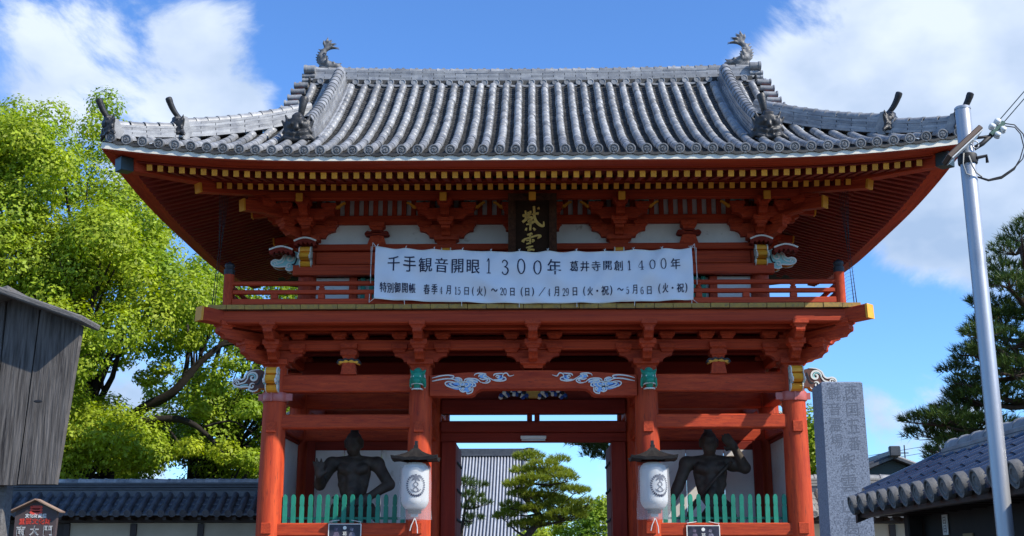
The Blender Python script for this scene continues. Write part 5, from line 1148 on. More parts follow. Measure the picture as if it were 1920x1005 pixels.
# ------------------------------------------------------------------ wooden notice board, near on the left
GW = mat('weathered_grey_board', (.052, .046, .042), (.165, .150, .138), rough=.95, spec=.1, scale=5, coords='Object', stretch=(11, 1, .8), bump=.7, bscale=9, dark=(.035, .032, .032), dscale=2.2, dthr=.56, detail=7)
GWE = mat('weathered_roof_board', (.17, .16, .15), (.09, .085, .08), rough=.9, scale=8, bump=.5, bscale=25, stretch=(1, 6, 6))
NB = thing('notice_board', 'tall weathered grey wooden notice board with a small gabled top', 'notice board', (-3.22, -13, 0))
def nb_x(e, z): t = (z - 2.06) / (3.24 - 2.06); return -3.215 + e * (.385 + .085 * t)
cuts = [-1.0, -.52, -.06, .40, 1.0]
for k in range(4):
    e0, e1 = cuts[k] + .011, cuts[k + 1] - .011; dy = (.004, 0, .007, .002)[k]
    zt = lambda e: 3.235 - .175 * abs(e) - .03
    pts = [(nb_x(e0, 2.06), 2.06 + .004 * k), (nb_x(e1, 2.06), 2.06 + .004 * k), (nb_x(e1, zt(e1)), zt(e1))] + ([(nb_x(0, zt(0)), zt(0))] if e0 < 0 < e1 else []) + [(nb_x(e0, zt(e0)), zt(e0))]
    B().prism(pts, fr_xz, -13.0 + dy, -12.955 + dy).obj('plank', GW, NB)
for s in (-1, 1):
    p0 = Vector((nb_x(-.10 * s, 3.24), -13.0, 3.235)); p1 = Vector((-3.215 + s * .512, -13.0, 3.04)); d = p1 - p0
    b = B().box(0, d.length, -.16, .15, -.02, .018, bev=.008); ob('roof_board', b.mesh('roof_board', GWE), NB, frame(p0, d, (0, 0, 1)))
    if s > 0: pass
B().prism([(-3.58, 2.08), (-2.85, 2.08), (-2.79, 3.02), (-3.215, 3.16), (-3.64, 3.02)], fr_xz, -12.94, -12.925).obj('backing', DWOOD, NB)
bm('back_post', NB, -3.27, -3.16, -12.92, -12.81, 0, 3.1, GWE, .01)
knot = B().lathe([(.03, 0), (.022, .004), (.008, .006), (.001, .006)], 12, c=(0, 0, 0), ax='y'); ob('knot', knot.mesh('knot', DARK, smooth=True), NB, T((-2.985, -12.997, 2.565)) @ Matrix.Diagonal((1.1, .5, .35, 1)))
# ------------------------------------------------------------------ small brown sign
SG = thing('gate_name_sign', 'small brown gabled sign with red and white characters by the wall', 'sign', (-3.76, -11, 0))
BS = mat('brown_sign_metal', (.085, .060, .055), (.075, .052, .05), rough=.5, scale=4); SGR = mat('sign_red', (.75, .075, .045), rough=.5); SGW = mat('sign_white', (.85, .84, .80), rough=.5)
B().prism([(-3.918, 1.25), (-3.622, 1.25), (-3.606, 2.0), (-3.765, 2.076), (-3.925, 2.0)], fr_xz, -11.0, -10.965).obj('panel', BS, SG)
for s in (-1, 1):
    d = Vector((s * .20, 0, -.095)); ob('roof_board', B().box(0, d.length, -.04, .05, -.004, .005).mesh('roof_board', mat('tan_wood_edge', (.36, .24, .16), (.22, .14, .1), rough=.7) if s < 0 else MATS['tan_wood_edge']), SG, frame((-3.765, -11.0, 2.092), d))
bm('sign_post', SG, -3.80, -3.73, -10.964, -10.90, 0, 2.0, BS, .005)
fs = lambda u, v, d: (u, -11.0 - d, v)
b = B(); cx = -3.768
def row(b, s_, x0, x1, z, h, w): 
    for k, ch in enumerate(s_): xx = x0 + (x1 - x0) * (k + .5) / len(s_); put_text(b, ch, xx - w / 2, z, w, h, fs, .0015, grow=.0024)
row(b, '文化財愛護', cx - .082, cx + .082, 1.957, .028, .029); b.obj('white_lettering', SGW, SG); b = B(); b = None
for q, ch in enumerate('南大門'): b = B(); row(b, ch, cx - .155 + q * .1033, cx - .0517 + q * .1033, 1.826, .068, .066); b.obj('gate_name_character', SGW, SG)
b = B()
b = B(); row(b, '重要文化財', cx - .125, cx + .12, 1.908, .041, .043)
for q in range(3):
    z = 2.030 - q * .020; b.ribbon([(cx - .044, z + .012), (cx - .03, z), (cx, z - .004), (cx + .03, z), (cx + .044, z + .012)], .017, fs, .002, .0005, sub=4, taper=False); b.ribbon([(cx - .03, z + .014), (cx, z + .012), (cx + .03, z + .014)], .008, fs, .002, .0005, sub=3, taper=False)
b.obj('red_lettering', SGR, SG)
# ------------------------------------------------------------------ granite pillar
GP = thing('stone_pillar', 'tall square blue-grey granite pillar carved with characters', 'stone pillar', (3.03, -8.3, 0))
GRA = mat('speckled_granite', (.11, .13, .17), (.27, .30, .355), rough=.5, scale=75, spec=.4, detail=2, dark=(.03, .036, .05), dscale=60, dthr=.54)
def gpx(e, z): t = z / 3.36; return 3.03 + e * (.222 - .022 * t)
b = B(); V = [];
for z in (0, 3.345, 3.36):
    h = .222 - .022 * z / 3.36 - (.014 if z > 3.35 else 0); V += [(3.03 + a * h, -8.3 + c * h, z) for a, c in ((-1, -1), (1, -1), (1, 1), (-1, 1))]
b.add(V, [(4 * k + j, 4 * k + (j + 1) % 4, 4 * k + 4 + (j + 1) % 4, 4 * k + 4 + j) for k in range(2) for j in range(4)] + [(8, 9, 10, 11)]); b.obj('shaft', GRA, GP)
fg_ = lambda u, v, d: (u, -8.3 - (.222 - .022 * v / 3.36) - d, v)
CARV = mat('carved_granite', (.09, .105, .135), (.16, .18, .215), rough=.9, scale=60); CARL = mat('carved_edge_granite', (.40, .42, .45), rough=.8)
b = B(); b2 = B()
def carve(ch, x, z, w, h): put_text(b, ch, x, z, w, h, fg_, .0012, shear=.05)
for k, ch in enumerate('観音霊場'): carve(ch, 2.885, 3.185 - k * .155, .115, .125)
for k, ch in enumerate('西国五番'): carve(ch, 3.055, 3.185 - k * .165, .115, .13)
for k, ch in enumerate('紫雲山葛井寺'): carve(ch, 2.955, 2.49 - k * .20, .15, .165)
b.obj('inscription', CARV, GP)
# ------------------------------------------------------------------ steel pole with lamp, insulators and wires
UP = thing('steel_pole', 'slender galvanised steel pole carrying insulators and a small floodlight', 'pole', (1.985, -14.9, 0))
ob('shaft', B().lathe([(.036, 0), (.0345, 3.645), (.033, 3.652)], 28).mesh('shaft', STEEL, smooth=True, auto=40), UP, T((1.985, -14.9, 0)))
ob('cap', B().lathe([(.0365, 0), (.0368, .008), (.031, .014)], 24).mesh('cap', STEEL, smooth=True, auto=40), UP, T((1.985, -14.9, 3.64)))
ob('clamp', B().lathe([(.041, 0), (.043, .005), (.043, .04), (.041, .045)], 24).tube([(.03, -.03, .02), (.075, -.03, .03), (.08, -.02, .0)], .008, 6).tube([(-.03, -.02, .0), (.05, .02, .03)], .01, 6).mesh('clamp', RUBBER, smooth=True, auto=40), UP, T((1.985, -14.9, 3.375)))
ob('lamp_housing', B().box(-.115, .115, -.045, .035, -.012, .012, bev=.004).mesh('lamp_housing', mat('brown_lamp_metal', (.10, .06, .04), (.07, .045, .03), rough=.4)), UP, frame((1.945, -14.955, 3.445), (.62, .1, .56), (-.5, .1, .6)))
ob('lamp_glass', B().box(-.11, .105, -.044, .03, -.018, -.0125, bev=.002).mesh('lamp_glass', CERAM), UP, frame((1.945, -14.955, 3.445), (.62, .1, .56), (-.5, .1, .6)))
ob('arm', B().tube([(2.0, -14.9, 3.44), (2.06, -14.9, 3.475), (2.11, -14.9, 3.52)], .011, 8).tube([(2.005, -14.9, 3.50), (2.06, -14.9, 3.505), (2.095, -14.9, 3.51)], .007, 6).mesh('arm', RUBBER, smooth=True), UP)
ob('arm_hook', B().tube([(1.99 + .022 + .014 * math.cos(t), -14.94, 3.455 + .018 * math.sin(t)) for t in np.linspace(0, 6.3, 14)], .003, 6).mesh('arm_hook', STEEL, smooth=True), UP)
ins = B().tube([(2.10, -14.905, 3.515), (2.165, -14.905, 3.575)], .011, 8, i=1)
ob('insulator_bar', ins.mesh('insulator_bar', [CERAM, mat('dull_green_plastic', (.10, .17, .13), rough=.5)], smooth=True, auto=40), UP)
for (x, z) in ((2.108, 3.553), (2.128, 3.512), (2.134, 3.577), (2.156, 3.538)):
    ob('insulator', B().lathe([(.006, -.014), (.014, -.012), (.016, -.003), (.012, .0), (.015, .004), (.013, .012), (.005, .015)], 14).mesh('insulator', CERAM, smooth=True), UP, T((x, -14.91, z)) @ Matrix.Rotation(rad(60), 4, 'X'))
def catenary(a, b_, sag, n=14): a, b_ = Vector(a), Vector(b_); return [a.lerp(b_, k / n) - Vector((0, 0, sag * 4 * (k / n) * (1 - k / n))) for k in range(n + 1)]
for k, (p, lab) in enumerate(((Vector((2.145, -14.9, 3.585)), 'upper green wire running up from the pole insulators'), (Vector((2.165, -14.9, 3.575)), 'lower green wire running up from the pole insulators'))):
    w_ = B().tube(catenary(p, p + Vector((2.2, -.4, 2.55)), .03), .0024, 6); tag(ob('overhead_wire', w_.mesh('overhead_wire', mat('green_wire', (.03, .08, .07), rough=.5) if k == 0 else MATS['green_wire'], smooth=True)), lab, 'wire', 'overhead wires at the pole')
for k in range(2):
    e = .012 * k; q = [(2.17, -14.9, 3.572 - e), (2.215, -14.9, 3.565 - e), (2.25 - e, -14.9, 3.52), (2.258 - e, -14.9, 3.46), (2.235 - e, -14.9, 3.40), (2.19, -14.9, 3.355 - e * .5), (2.13, -14.9, 3.315 - e * .6), (2.07, -14.9, 3.30 - e * .3), (2.02, -14.9, 3.315)]
    ob('drip_loop', B().tube(q, [.0026] * 5 + [.004] * 4, 6).mesh('drip_loop', RUBBER, smooth=True), UP)
ob('lamp_cord', B().tube([(1.955, -14.94, 3.415), (1.945, -14.945, 3.36), (1.955, -14.945, 3.315), (1.975, -14.94, 3.31)], .003, 6).tube([(1.975, -14.945, 3.40), (1.985, -14.95, 3.35), (2.0, -14.945, 3.32), (2.03, -14.93, 3.305)], .0035, 6).mesh('lamp_cord', mat('grey_cord', (.35, .35, .33), rough=.6), smooth=True), UP)
# ------------------------------------------------------------------ small tiled shelter, near on the right
SHT = thing('tiled_shelter', 'small wooden shelter with blue-grey tiled roof beside the steel pole', 'shelter', (3.1, -13.2, 0))
ex_, ez, rx, rz = 2.29, 1.99, 3.05, 2.33; yF, yN = -11.32, -17.2
sl = (rz - ez) / (rx - ex_); dl = math.hypot(1, sl)
for sg in (1, -1):
    xm = lambda t: (ex_ + (rx - ex_) * t) if sg > 0 else (2 * rx - ex_ - (rx - ex_) * t)
    pn = B()
    for k in range(9):
        t0, t1 = k / 9, (k + 1) / 9 + .012; pn.add([(xm(t0), yF, ez + (rz - ez) * t0 - .005), (xm(t0), yN, ez + (rz - ez) * t0 - .005), (xm(t0), yN, ez + (rz - ez) * t0 + .02), (xm(t0), yF, ez + (rz - ez) * t0 + .02), (xm(t1), yN, ez + (rz - ez) * t1), (xm(t1), yF, ez + (rz - ez) * t1)], [(0, 1, 2, 3), (3, 2, 4, 5)])
    ob('pan_tile_slope', pn.mesh('pan_tile_slope', TILEH), SHT)
CH = cover_mesh(.235, .070, .062, 10).mesh('shelter_cover_tile', TILEH, smooth=True, auto=50)
hd = B().lathe([(.068, -.03), (.070, 0), (.067, .014), (.057, .014), (.054, .003), (.046, .003), (.042, .009), (.03, .009), (.026, .003), (.001, .006)], 22, ax='y')
HDISC = hd.mesh('shelter_eave_disc', mat('matt_disc_tile', (.17, .165, .155), (.11, .108, .105), rough=.6, scale=30, bump=.3, bscale=60), smooth=True, auto=40)
k = 0; y = yF - .10
while y > yN:
    for sg in (1, -1):
        xs = ex_ if sg > 0 else 2 * rx - ex_
        for j in range(3 + (1 if k else 1)):
            s = j * .222 / dl; 
            if s > (rx - ex_) - .08: break
            ob('shelter_cover_tile', CH, SHT, frame((xs + sg * s, y, ez + .03 + sl * s), (0, -sg, 0), (-sg * sl, 0, 1)))
        ob('shelter_eave_disc', HDISC, SHT, frame((xs - sg * .012, y, ez + .033), (0, -sg, 0), (-sg * .25, 0, 1)))
    y -= .243; k += 1
for q in range(3): bm('ridge_course', SHT, rx - .13 + .012 * q, rx + .13 - .012 * q, yN, yF - .04 * q, rz - .01 + .036 * q, rz + .022 + .036 * q, TILER, .005)
cap_tiles([(rx, yF - .06, rz + .095), (rx, yN, rz + .095)], 0, .07, SHT, .24, name='shelter_ridge_cap')
ob('ridge_end_tile', ONIM, SHT, frame((rx, yF + .02, rz - .06), (-1, 0, 0)) @ Matrix.Scale(.42, 4))
for q in range(3): ob('verge_roll', B().tube([(ex_ + .12 + .22 * q, yF + .02, ez + .06 + sl * (.12 + .22 * q)), (ex_ + .34 + .22 * q, yF + .02, ez + .06 + sl * (.34 + .22 * q))], .055, 10).mesh('verge_roll', TILEH, smooth=True, auto=40), SHT)
bm('eave_board', SHT, ex_ + .04, ex_ + .10, yN, yF - .03, ez - .055, ez - .008, DWOOD, .004)
BLK = mat('near_black_wood', (.012, .010, .009), (.022, .018, .015), rough=.8, scale=8)  # near-black wood of the shelter's back, end and posts
B().prism([(ex_ + .02, ez - .02), (rx, rz - .03), (2 * rx - ex_ - .02, ez - .02), (2 * rx - ex_ - .02, ez - .09), (rx, rz - .14), (ex_ + .02, ez - .09)], lambda u, v, d: (u, d, v), yF - .08, yF - .03).obj('gable_board', DWOOD, SHT)
bm('shelter_back', SHT, ex_ + .42, ex_ + .46, yN, yF - .12, .2, ez + .12, BLK, 0)
bm('shelter_end', SHT, ex_ + .40, 2 * rx - ex_ - .2, yF - .14, yF - .10, .2, ez + .1, BLK, 0)
for y in (-11.6, -13.9, -15.6): bm('shelter_post', SHT, ex_ + .30, ex_ + .40, y - .05, y + .05, 0, ez + .08, BLK, .008)
for q in range(20): bm('shelter_rafter', SHT, ex_ + .06, rx - .1, yF - .2 - q * .25 - .02, yF - .2 - q * .25 + .02, ez - .05, ez - .012, DWOOD, 0)
pp = B(); bm('paper_notice', SHT, ex_ + .408, ex_ + .414, -12.12, -12.02, 1.80, 1.93, PLAS, 0); bm('wood_tag', SHT, ex_ + .408, ex_ + .414, -12.55, -12.38, 1.55, 1.80, mat('ochre_tag', (.22, .15, .07), rough=.8), 0)
fp = lambda u, v, d: (ex_ + .4075 - d, -12.07 - u, v); put_text(pp, '日', -.025, 1.87, .05, .045, fp, .002); put_text(pp, '日', -.025, 1.815, .05, .045, fp, .002); ob('notice_lettering', pp.mesh('notice_lettering', INK), SHT)

# ------------------------------------------------------------------ trees
def leaf_cloud(name, mats, centres, radii, per, size, flat=1.0, up=.5, aspect=.55, parent=None, hollow=.55):
    """leaf-sized folded faces in the outer part of many clumps"""
    n = int(sum(per)); C = np.repeat(np.array(centres), per, 0); R_ = np.repeat(np.array(radii), per); 
    d = RNG.normal(size=(n, 3)); d /= np.linalg.norm(d, axis=1)[:, None]; low = d[:, 2] < -.15; d[low, 2] *= .75
    r = R_ * (hollow + (1 - hollow) * RNG.random(n) ** .55) * (1 + .09 * RNG.normal(size=n)); P = C + d * r[:, None] * np.array([1, 1, flat])
    nn = d + RNG.normal(size=(n, 3)) * .42 + np.array([0, -.1, up]); nn /= np.linalg.norm(nn, axis=1)[:, None]
    t = np.cross(nn, RNG.normal(size=(n, 3))); t /= np.linalg.norm(t, axis=1)[:, None] + 1e-9; b_ = np.cross(nn, t); s = size * (.45 + 1.0 * RNG.random(n))[:, None]
    V = np.stack([P - t * s, P + b_ * s * aspect - nn * s * .15, P + t * s, P - b_ * s * aspect - nn * s * .15], 1).reshape(-1, 3)
    i = np.arange(n) * 4; F = np.stack([i, i + 1, i + 2, i + 3], 1)
    m = bpy.data.meshes.new(name); m.vertices.add(4 * n); m.vertices.foreach_set('co', V.ravel()); m.loops.add(4 * n); m.loops.foreach_set('vertex_index', F.ravel()); m.polygons.add(n); m.polygons.foreach_set('loop_start', i); m.polygons.foreach_set('loop_total', np.full(n, 4))
    m.materials.append(mats); m.update(calc_edges=True); m.validate(); return ob(name, m, parent)
def limbs(base, top, targets, r0, m, parent, name='trunk', seg=7, wob=.25):
    b = B(); base, top = Vector(base), Vector(top)
    tr_ = [base.lerp(top, k / 8) + Vector((random.uniform(-.1, .1), random.uniform(-.1, .1), 0)) * (1 if 0 < k < 8 else 0) for k in range(9)]
    b.tube(tr_, [r0 * (1.25 - .6 * k / 8) for k in range(9)], 12)
    for tg, rr in targets:
        tg = Vector(tg); st = tr_[random.randint(4, 8)]; L0 = (tg - st).length; mid = st.lerp(tg, .5) + Vector((random.uniform(-1, 1), random.uniform(-1, 1), random.uniform(-.3, .9))) * L0 * .13
        P = []; 
        for k in range(9):
            t = k / 8; P.append((1 - t) ** 2 * st + 2 * t * (1 - t) * mid + t * t * tg + Vector((random.uniform(-1, 1), random.uniform(-1, 1), random.uniform(-1, 1))) * wob * .12 * (1 if 0 < k < 8 else 0))
        b.tube(P, [rr * (1 - .85 * k / 8) for k in range(9)], seg, cap=False)
        for q in range(3):
            s_ = P[random.randint(3, 6)]; e = tg + Vector((random.uniform(-1, 1), random.uniform(-1, 1), random.uniform(-.6, .6))) * .9
            b.tube([s_, s_.lerp(e, .5) + Vector((0, 0, random.uniform(-.1, .25))), e], [rr * .35, rr * .22, rr * .08], 5, cap=False)
    return ob(name, b.mesh(name, m, smooth=True), parent)
LEAFA = leafmat('camphor_leaf', (.43, .49, .038), (.19, .31, .026), .42, .38, .55); LEAFB = leafmat('deep_camphor_leaf', (.32, .42, .032), (.15, .25, .022), .40, .4)
def broad_tree(name, lab, base, top, ell, npuff, per, rad_rng, size, lm, r0=.5, group=None, front=.55, inner=0.38):
    Tn = thing(name, lab, 'tree', base, group); C = []; Rr = []
    for (c, e, n) in ell:
        for k in range(n):
            while True:
                d = RNG.normal(size=3); d /= np.linalg.norm(d)
                if d[1] < front: break
            rr = 1 - inner * RNG.random() if RNG.random() < .8 else .35 + .5 * RNG.random()
            C.append(np.array(c) + d * np.array(e) * rr); Rr.append(RNG.uniform(*rad_rng))
    N_ = [max(40, int(per * (r / rad_rng[1]) ** 2)) for r in Rr]
    leaf_cloud('crown', lm, C, Rr, N_, size, parent=Tn)
    idx = RNG.choice(len(C), min(len(C), npuff), replace=False)
    limbs(base, top, [(C[i] * .92 + np.array(top) * .08, r0 * RNG.uniform(.18, .42)) for i in idx], r0, BARK, Tn); return Tn
CAMP = broad_tree('camphor_tree', 'huge yellow-green camphor tree rising left of the gate roof', (-12.2, 10.5, 0), (-12.0, 10.3, 5.2), [((-13.6, 10.5, 10.2), (4.4, 3.6, 4.6), 112), ((-14.8, 9.5, 8.8), (3.6, 3.0, 5.0), 62), ((-10.9, 9.6, 7.2), (3.0, 3.0, 3.3), 62), ((-13.2, 8.8, 5.2), (2.8, 2.2, 1.9), 30), ((-11.6, 9.4, 5.0), (1.6, 1.4, 1.2), 8)], 30, 2000, (.45, .98), .054, LEAFA, .62)
broad_tree('camphor_tree', 'darker leafy tree with bare limbs between camphor tree and gate', (-9.6, 13.0, 0), (-9.2, 13.0, 3.6), [((-8.2, 13.0, 7.0), (2.9, 2.4, 3.4), 50), ((-7.0, 12.6, 4.9), (2.4, 2.0, 2.0), 22), ((-10.0, 13.4, 4.3), (2.6, 2.0, 1.3), 20)], 26, 1500, (.40, .85), .054, LEAFB, .42)
broad_tree('broadleaf_tree', 'low sunlit shrubby tree seen between right column and granite pillar', (7.6, 10.5, 0), (7.6, 10.5, 2.0), [((7.2, 10.5, 3.9), (.9, .9, 1.3), 20), ((9.9, 11, 2.75), (.9, .8, .5), 8)], 10, 700, (.4, .6), .06, LEAFA, .16)
def pxw(x, y, Y): k = (.9691 * (Y + 20) + .2465 * (.9691 * (1062 - y) / 2200 * (Y + 20))) / 2200; return ((x - 1000) * k, Y, 1.6 + (1062 - y) / 2200 * (Y + 20) * 1.01)
for P_, r0_, r1_ in (([(190, 960, 9.6), (196, 870, 9.5), (215, 815, 9.4), (265, 775, 9.2), (320, 745, 9.0), (370, 690, 8.9), (430, 640, 8.9), (480, 590, 9.0)], .36, .07), ([(215, 815, 9.4), (270, 800, 9.1), (340, 798, 8.9), (390, 830, 8.8), (430, 880, 8.8)], .24, .05), ([(205, 840, 9.5), (170, 760, 9.6), (160, 680, 9.7), (175, 600, 9.8)], .26, .06), ([(340, 730, 9.0), (350, 660, 9.0), (345, 590, 9.2)], .13, .03), ([(400, 660, 8.9), (450, 655, 8.8), (500, 690, 8.7)], .08, .02), ([(300, 800, 9.0), (330, 840, 8.9), (345, 890, 8.9)], .07, .02), ([(380, 810, 8.8), (430, 800, 8.8), (470, 820, 8.8)], .06, .02)):
    pts = [Vector(pxw(q[0], q[1], q[2] + 1.2)) for q in P_]; fn_ = []; r0_ *= .62; r1_ *= .5
    for k in range(len(pts) - 1):
        g_ = lambda q: pts[max(0, min(len(pts) - 1, q))]
        for j in range(5):
            t = j / 5; p0, p1, p2, p3 = g_(k - 1), g_(k), g_(k + 1), g_(k + 2); fn_.append(.5 * ((2 * p1) + (p2 - p0) * t + (2 * p0 - 5 * p1 + 4 * p2 - p3) * t * t + (3 * p1 - p0 - 3 * p2 + p3) * t ** 3))
    fn_.append(pts[-1]); ob('limb', B().tube(fn_, [r0_ + (r1_ - r0_) * k / (len(fn_) - 1) for k in range(len(fn_))], 9).mesh('limb', BARK, smooth=True), CAMP)
lc = [pxw(x, y, Y) for x, y, Y in ((300, 700, 9.8), (345, 650, 9.6), (400, 610, 9.6), (440, 690, 9.6), (400, 740, 9.9), (350, 850, 9.6), (420, 860, 9.6), (460, 780, 9.7), (300, 860, 9.6), (480, 650, 9.5), (270, 720, 9.9), (460, 870, 9.7), (375, 780, 10.4), (330, 600, 9.6))]
leaf_cloud('limb_leaves', LEAFA, lc, [RNG.uniform(.28, .5) for _ in lc], [520] * len(lc), .052, parent=CAMP, flat=.7)
# conifers: tufts of needles
NEED = leafmat('pine_needle', (.050, .092, .018), (.085, .14, .026), .15, .35, 1.0); NEEDS = leafmat('yellow_garden_pine_needle', (.30, .34, .035), (.18, .24, .028), .28, .35, 1.0)  # second needle colour is a yellower, paler green for the garden pine
def needle_tufts(name, m, P, D, ln, w, per, parent):
    n = len(P); Pn = np.repeat(np.array(P), per, 0); Dn = np.repeat(np.array(D), per, 0); N_ = n * per
    d = Dn + RNG.normal(size=(N_, 3)) * .55; d /= np.linalg.norm(d, axis=1)[:, None]; l = ln * (.7 + .5 * RNG.random(N_))[:, None]
    s = np.cross(d, RNG.normal(size=(N_, 3))); s /= np.linalg.norm(s, axis=1)[:, None] + 1e-9; o = Pn + Dn * (RNG.random(N_) * .6 * ln)[:, None]
    V = np.stack([o - s * w, o + s * w, o + d * l], 1).reshape(-1, 3); i = np.arange(N_) * 3
    me = bpy.data.meshes.new(name); me.vertices.add(3 * N_); me.vertices.foreach_set('co', V.ravel()); me.loops.add(3 * N_); me.loops.foreach_set('vertex_index', np.arange(3 * N_)); me.polygons.add(N_); me.polygons.foreach_set('loop_start', i); me.polygons.foreach_set('loop_total', np.full(N_, 3)); me.materials.append(m); me.update(calc_edges=True); return ob(name, me, parent)
def pine(name, lab, base, trunk, pads, m, ln, w, per, dens, bark=PBARK, r0=.16, candles=0):
    Tn = thing(name, lab, 'pine tree', base); b = B(); tp = [Vector(p) for p in trunk]
    fine = []
    for k in range(len(tp) - 1):
        for j in range(4): fine.append(tp[k].lerp(tp[k + 1], j / 4))
    fine.append(tp[-1]); b.tube(fine, [r0 * (1 - .8 * k / len(fine)) for k in range(len(fine))], 9)
    P = []; D = []
    for (c, rx_, ry_, rz_) in pads:
        c = Vector(c); near = min(fine, key=lambda q: (q - c).length + (0.4 if q.z > c.z else 0)); mid = near.lerp(c, .5) + Vector((0, 0, -.08 * (near - c).length)); b.tube([near, mid, c - Vector((0, 0, rz_ * .3))], [r0 * .36, r0 * .24, r0 * .1], 6, cap=False)
        n = int(dens * rx_ * ry_ * 4) + 6
        for k in range(n):
            a, r = RNG.random() * 6.283, math.sqrt(RNG.random()); h = rz_ * (1 - r * r) ** .5 * RNG.uniform(.2, 1.0) * (1 if RNG.random() < .85 else -.5)
            q = np.array([c.x + rx_ * r * math.cos(a), c.y + ry_ * r * math.sin(a), c.z + h]); P.append(q); dd = np.array([math.cos(a) * r * .9, math.sin(a) * r * .9, .75 + .25 * RNG.random()]); D.append(dd / np.linalg.norm(dd))
            if k % 9 == 0: b.tube([c - Vector((0, 0, rz_ * .3)), Vector(q)], [r0 * .07, r0 * .03], 4, cap=False)
    ob('trunk', b.mesh('trunk', bark, smooth=True), Tn); needle_tufts('crown', m, P, D, ln, w, per, Tn)
    if candles:
        cb2 = B()
        for k in range(candles):
            q = Vector(P[RNG.integers(len(P))]); cb2.tube([q, q + Vector((RNG.uniform(-.04, .04), RNG.uniform(-.04, .04), RNG.uniform(.15, .35)))], [.012, .005], 5)
        tag(ob('candle_shoots', cb2.mesh('candle_shoots', mat('pine_candle', (.28, .20, .08), rough=.8), smooth=True), Tn), kind='stuff')
    return Tn
pads = []
for (x, z, rx_, rz_) in ((8.15, 4.45, .75, .22), (8.9, 4.35, .8, .22), (8.55, 4.0, .55, .16), (9.1, 4.9, .75, .24), (8.75, 5.25, .42, .16), (9.5, 5.4, .7, .25), (8.9, 5.75, .38, .14), (8.85, 6.1, .42, .15), (9.6, 6.0, .75, .25), (9.7, 6.6, .6, .22), (9.55, 7.2, .5, .2), (10.0, 7.6, .5, .22), (9.85, 8.15, .38, .2), (10.4, 8.4, .6, .25), (10.5, 7.0, .8, .3), (10.6, 6.0, .9, .3), (10.4, 5.0, .9, .3), (11.4, 7.6, .8, .3), (11.6, 6.2, .9, .3), (11.5, 4.8, .9, .3), (8.1, 3.85, .3, .1), (9.4, 4.1, .6, .2), (10.6, 4.2, .8, .25)):
    x += .22; pads.append(((x, 4 + RNG.uniform(-.9, .6), z), rx_, rx_ * .8, rz_)); pads.append(((x + RNG.uniform(-.2, .3), 4.8 + RNG.uniform(-.3, .6), z - .15), rx_ * .9, rx_ * .7, rz_))
pine('pine_tree', 'dark green pine spreading behind the steel pole and shelter roof', (10.6, 4.5, 0), [(10.6, 4.5, 0), (10.5, 4.4, 3), (10.7, 4.5, 5.5), (10.5, 4.5, 8.2)], pads, NEED, .17, .008, 16, 80, r0=.22, candles=60)
# garden pine seen through the passage
gp = []
PX = lambda x, y, Y: ((x - 1000) / 2200 * (.9691 * (Y + 20) + .2465 * .8) * 1.0, 1.6 + (1062 - y) / 2200 * (Y + 20) * .985 + .0)
for (x, y, w_, h_) in ((992, 866, 27, 10), (1018, 880, 24, 9), (1048, 872, 18, 8), (985, 892, 26, 8), (1040, 896, 32, 10), (1063, 905, 20, 9), (1000, 908, 30, 9), (970, 918, 26, 9), (1040, 922, 26, 9), (1075, 928, 22, 9), (1095, 930, 12, 7), (985, 935, 30, 9), (1025, 945, 38, 12), (1055, 955, 32, 11), (1005, 962, 28, 9), (965, 965, 24, 9), (945, 975, 20, 8), (1060, 975, 36, 12), (1020, 985, 34, 11), (985, 992, 30, 9), (955, 955, 16, 7), (1085, 965, 22, 9), (1100, 950, 14, 7)):
    Y = 16 + RNG.uniform(-.7, .7); X, Z = PX(x, y, Y); k = 36 / 2200; gp.append(((X, Y, Z), w_ * k, w_ * k * .8, h_ * k * 1.25))
tr_ = []
for (x, y) in ((985, 1062), (985, 1010), (1015, 975), (990, 945), (975, 930), (1000, 905), (1015, 885), (1005, 865)): X, Z = PX(x, y, 16); tr_.append((X, 16, Z))
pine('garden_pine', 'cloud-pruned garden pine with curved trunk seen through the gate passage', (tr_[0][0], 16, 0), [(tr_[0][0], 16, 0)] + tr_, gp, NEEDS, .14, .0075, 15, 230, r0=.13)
gp = []
for (x, y, w_, h_) in ((870, 912, 18, 8), (890, 918, 22, 9), (880, 938, 24, 9), (900, 950, 20, 8), (875, 960, 18, 8), (885, 978, 20, 9), (868, 990, 14, 8)):
    Y = 11 + RNG.uniform(-.4, .4); X, Z = PX(x, y, Y); k = 31 / 2200; gp.append(((X, Y, Z), w_ * k, w_ * k * .8, h_ * k))
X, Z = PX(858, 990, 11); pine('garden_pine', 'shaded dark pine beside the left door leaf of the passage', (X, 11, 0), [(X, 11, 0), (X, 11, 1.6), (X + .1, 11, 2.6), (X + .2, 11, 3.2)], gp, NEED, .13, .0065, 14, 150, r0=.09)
gp = []
for (x, y, w_, h_) in ((1075, 838, 14, 6), (1100, 840, 26, 8), (1120, 850, 24, 9), (1108, 862, 16, 7), (1135, 865, 20, 9), (1130, 838, 26, 8), (1155, 850, 26, 10)):
    Y = 9 + RNG.uniform(-.3, .3); X, Z = PX(x, y, Y); k = 29 / 2200; gp.append(((X, Y, Z), w_ * k, w_ * k * .8, h_ * k * .8))
X, Z = PX(1230, 900, 9); pine('garden_pine', 'dark pine branch reaching in at the upper corner of the passage', (X, 9, 0), [(X, 9, 0), (X, 9, 2.5), (X - .3, 9, 4.2), (X - .8, 9, 4.6), (X - 1.3, 9, 4.62)], gp, NEED, .16, .007, 14, 150, r0=.12)
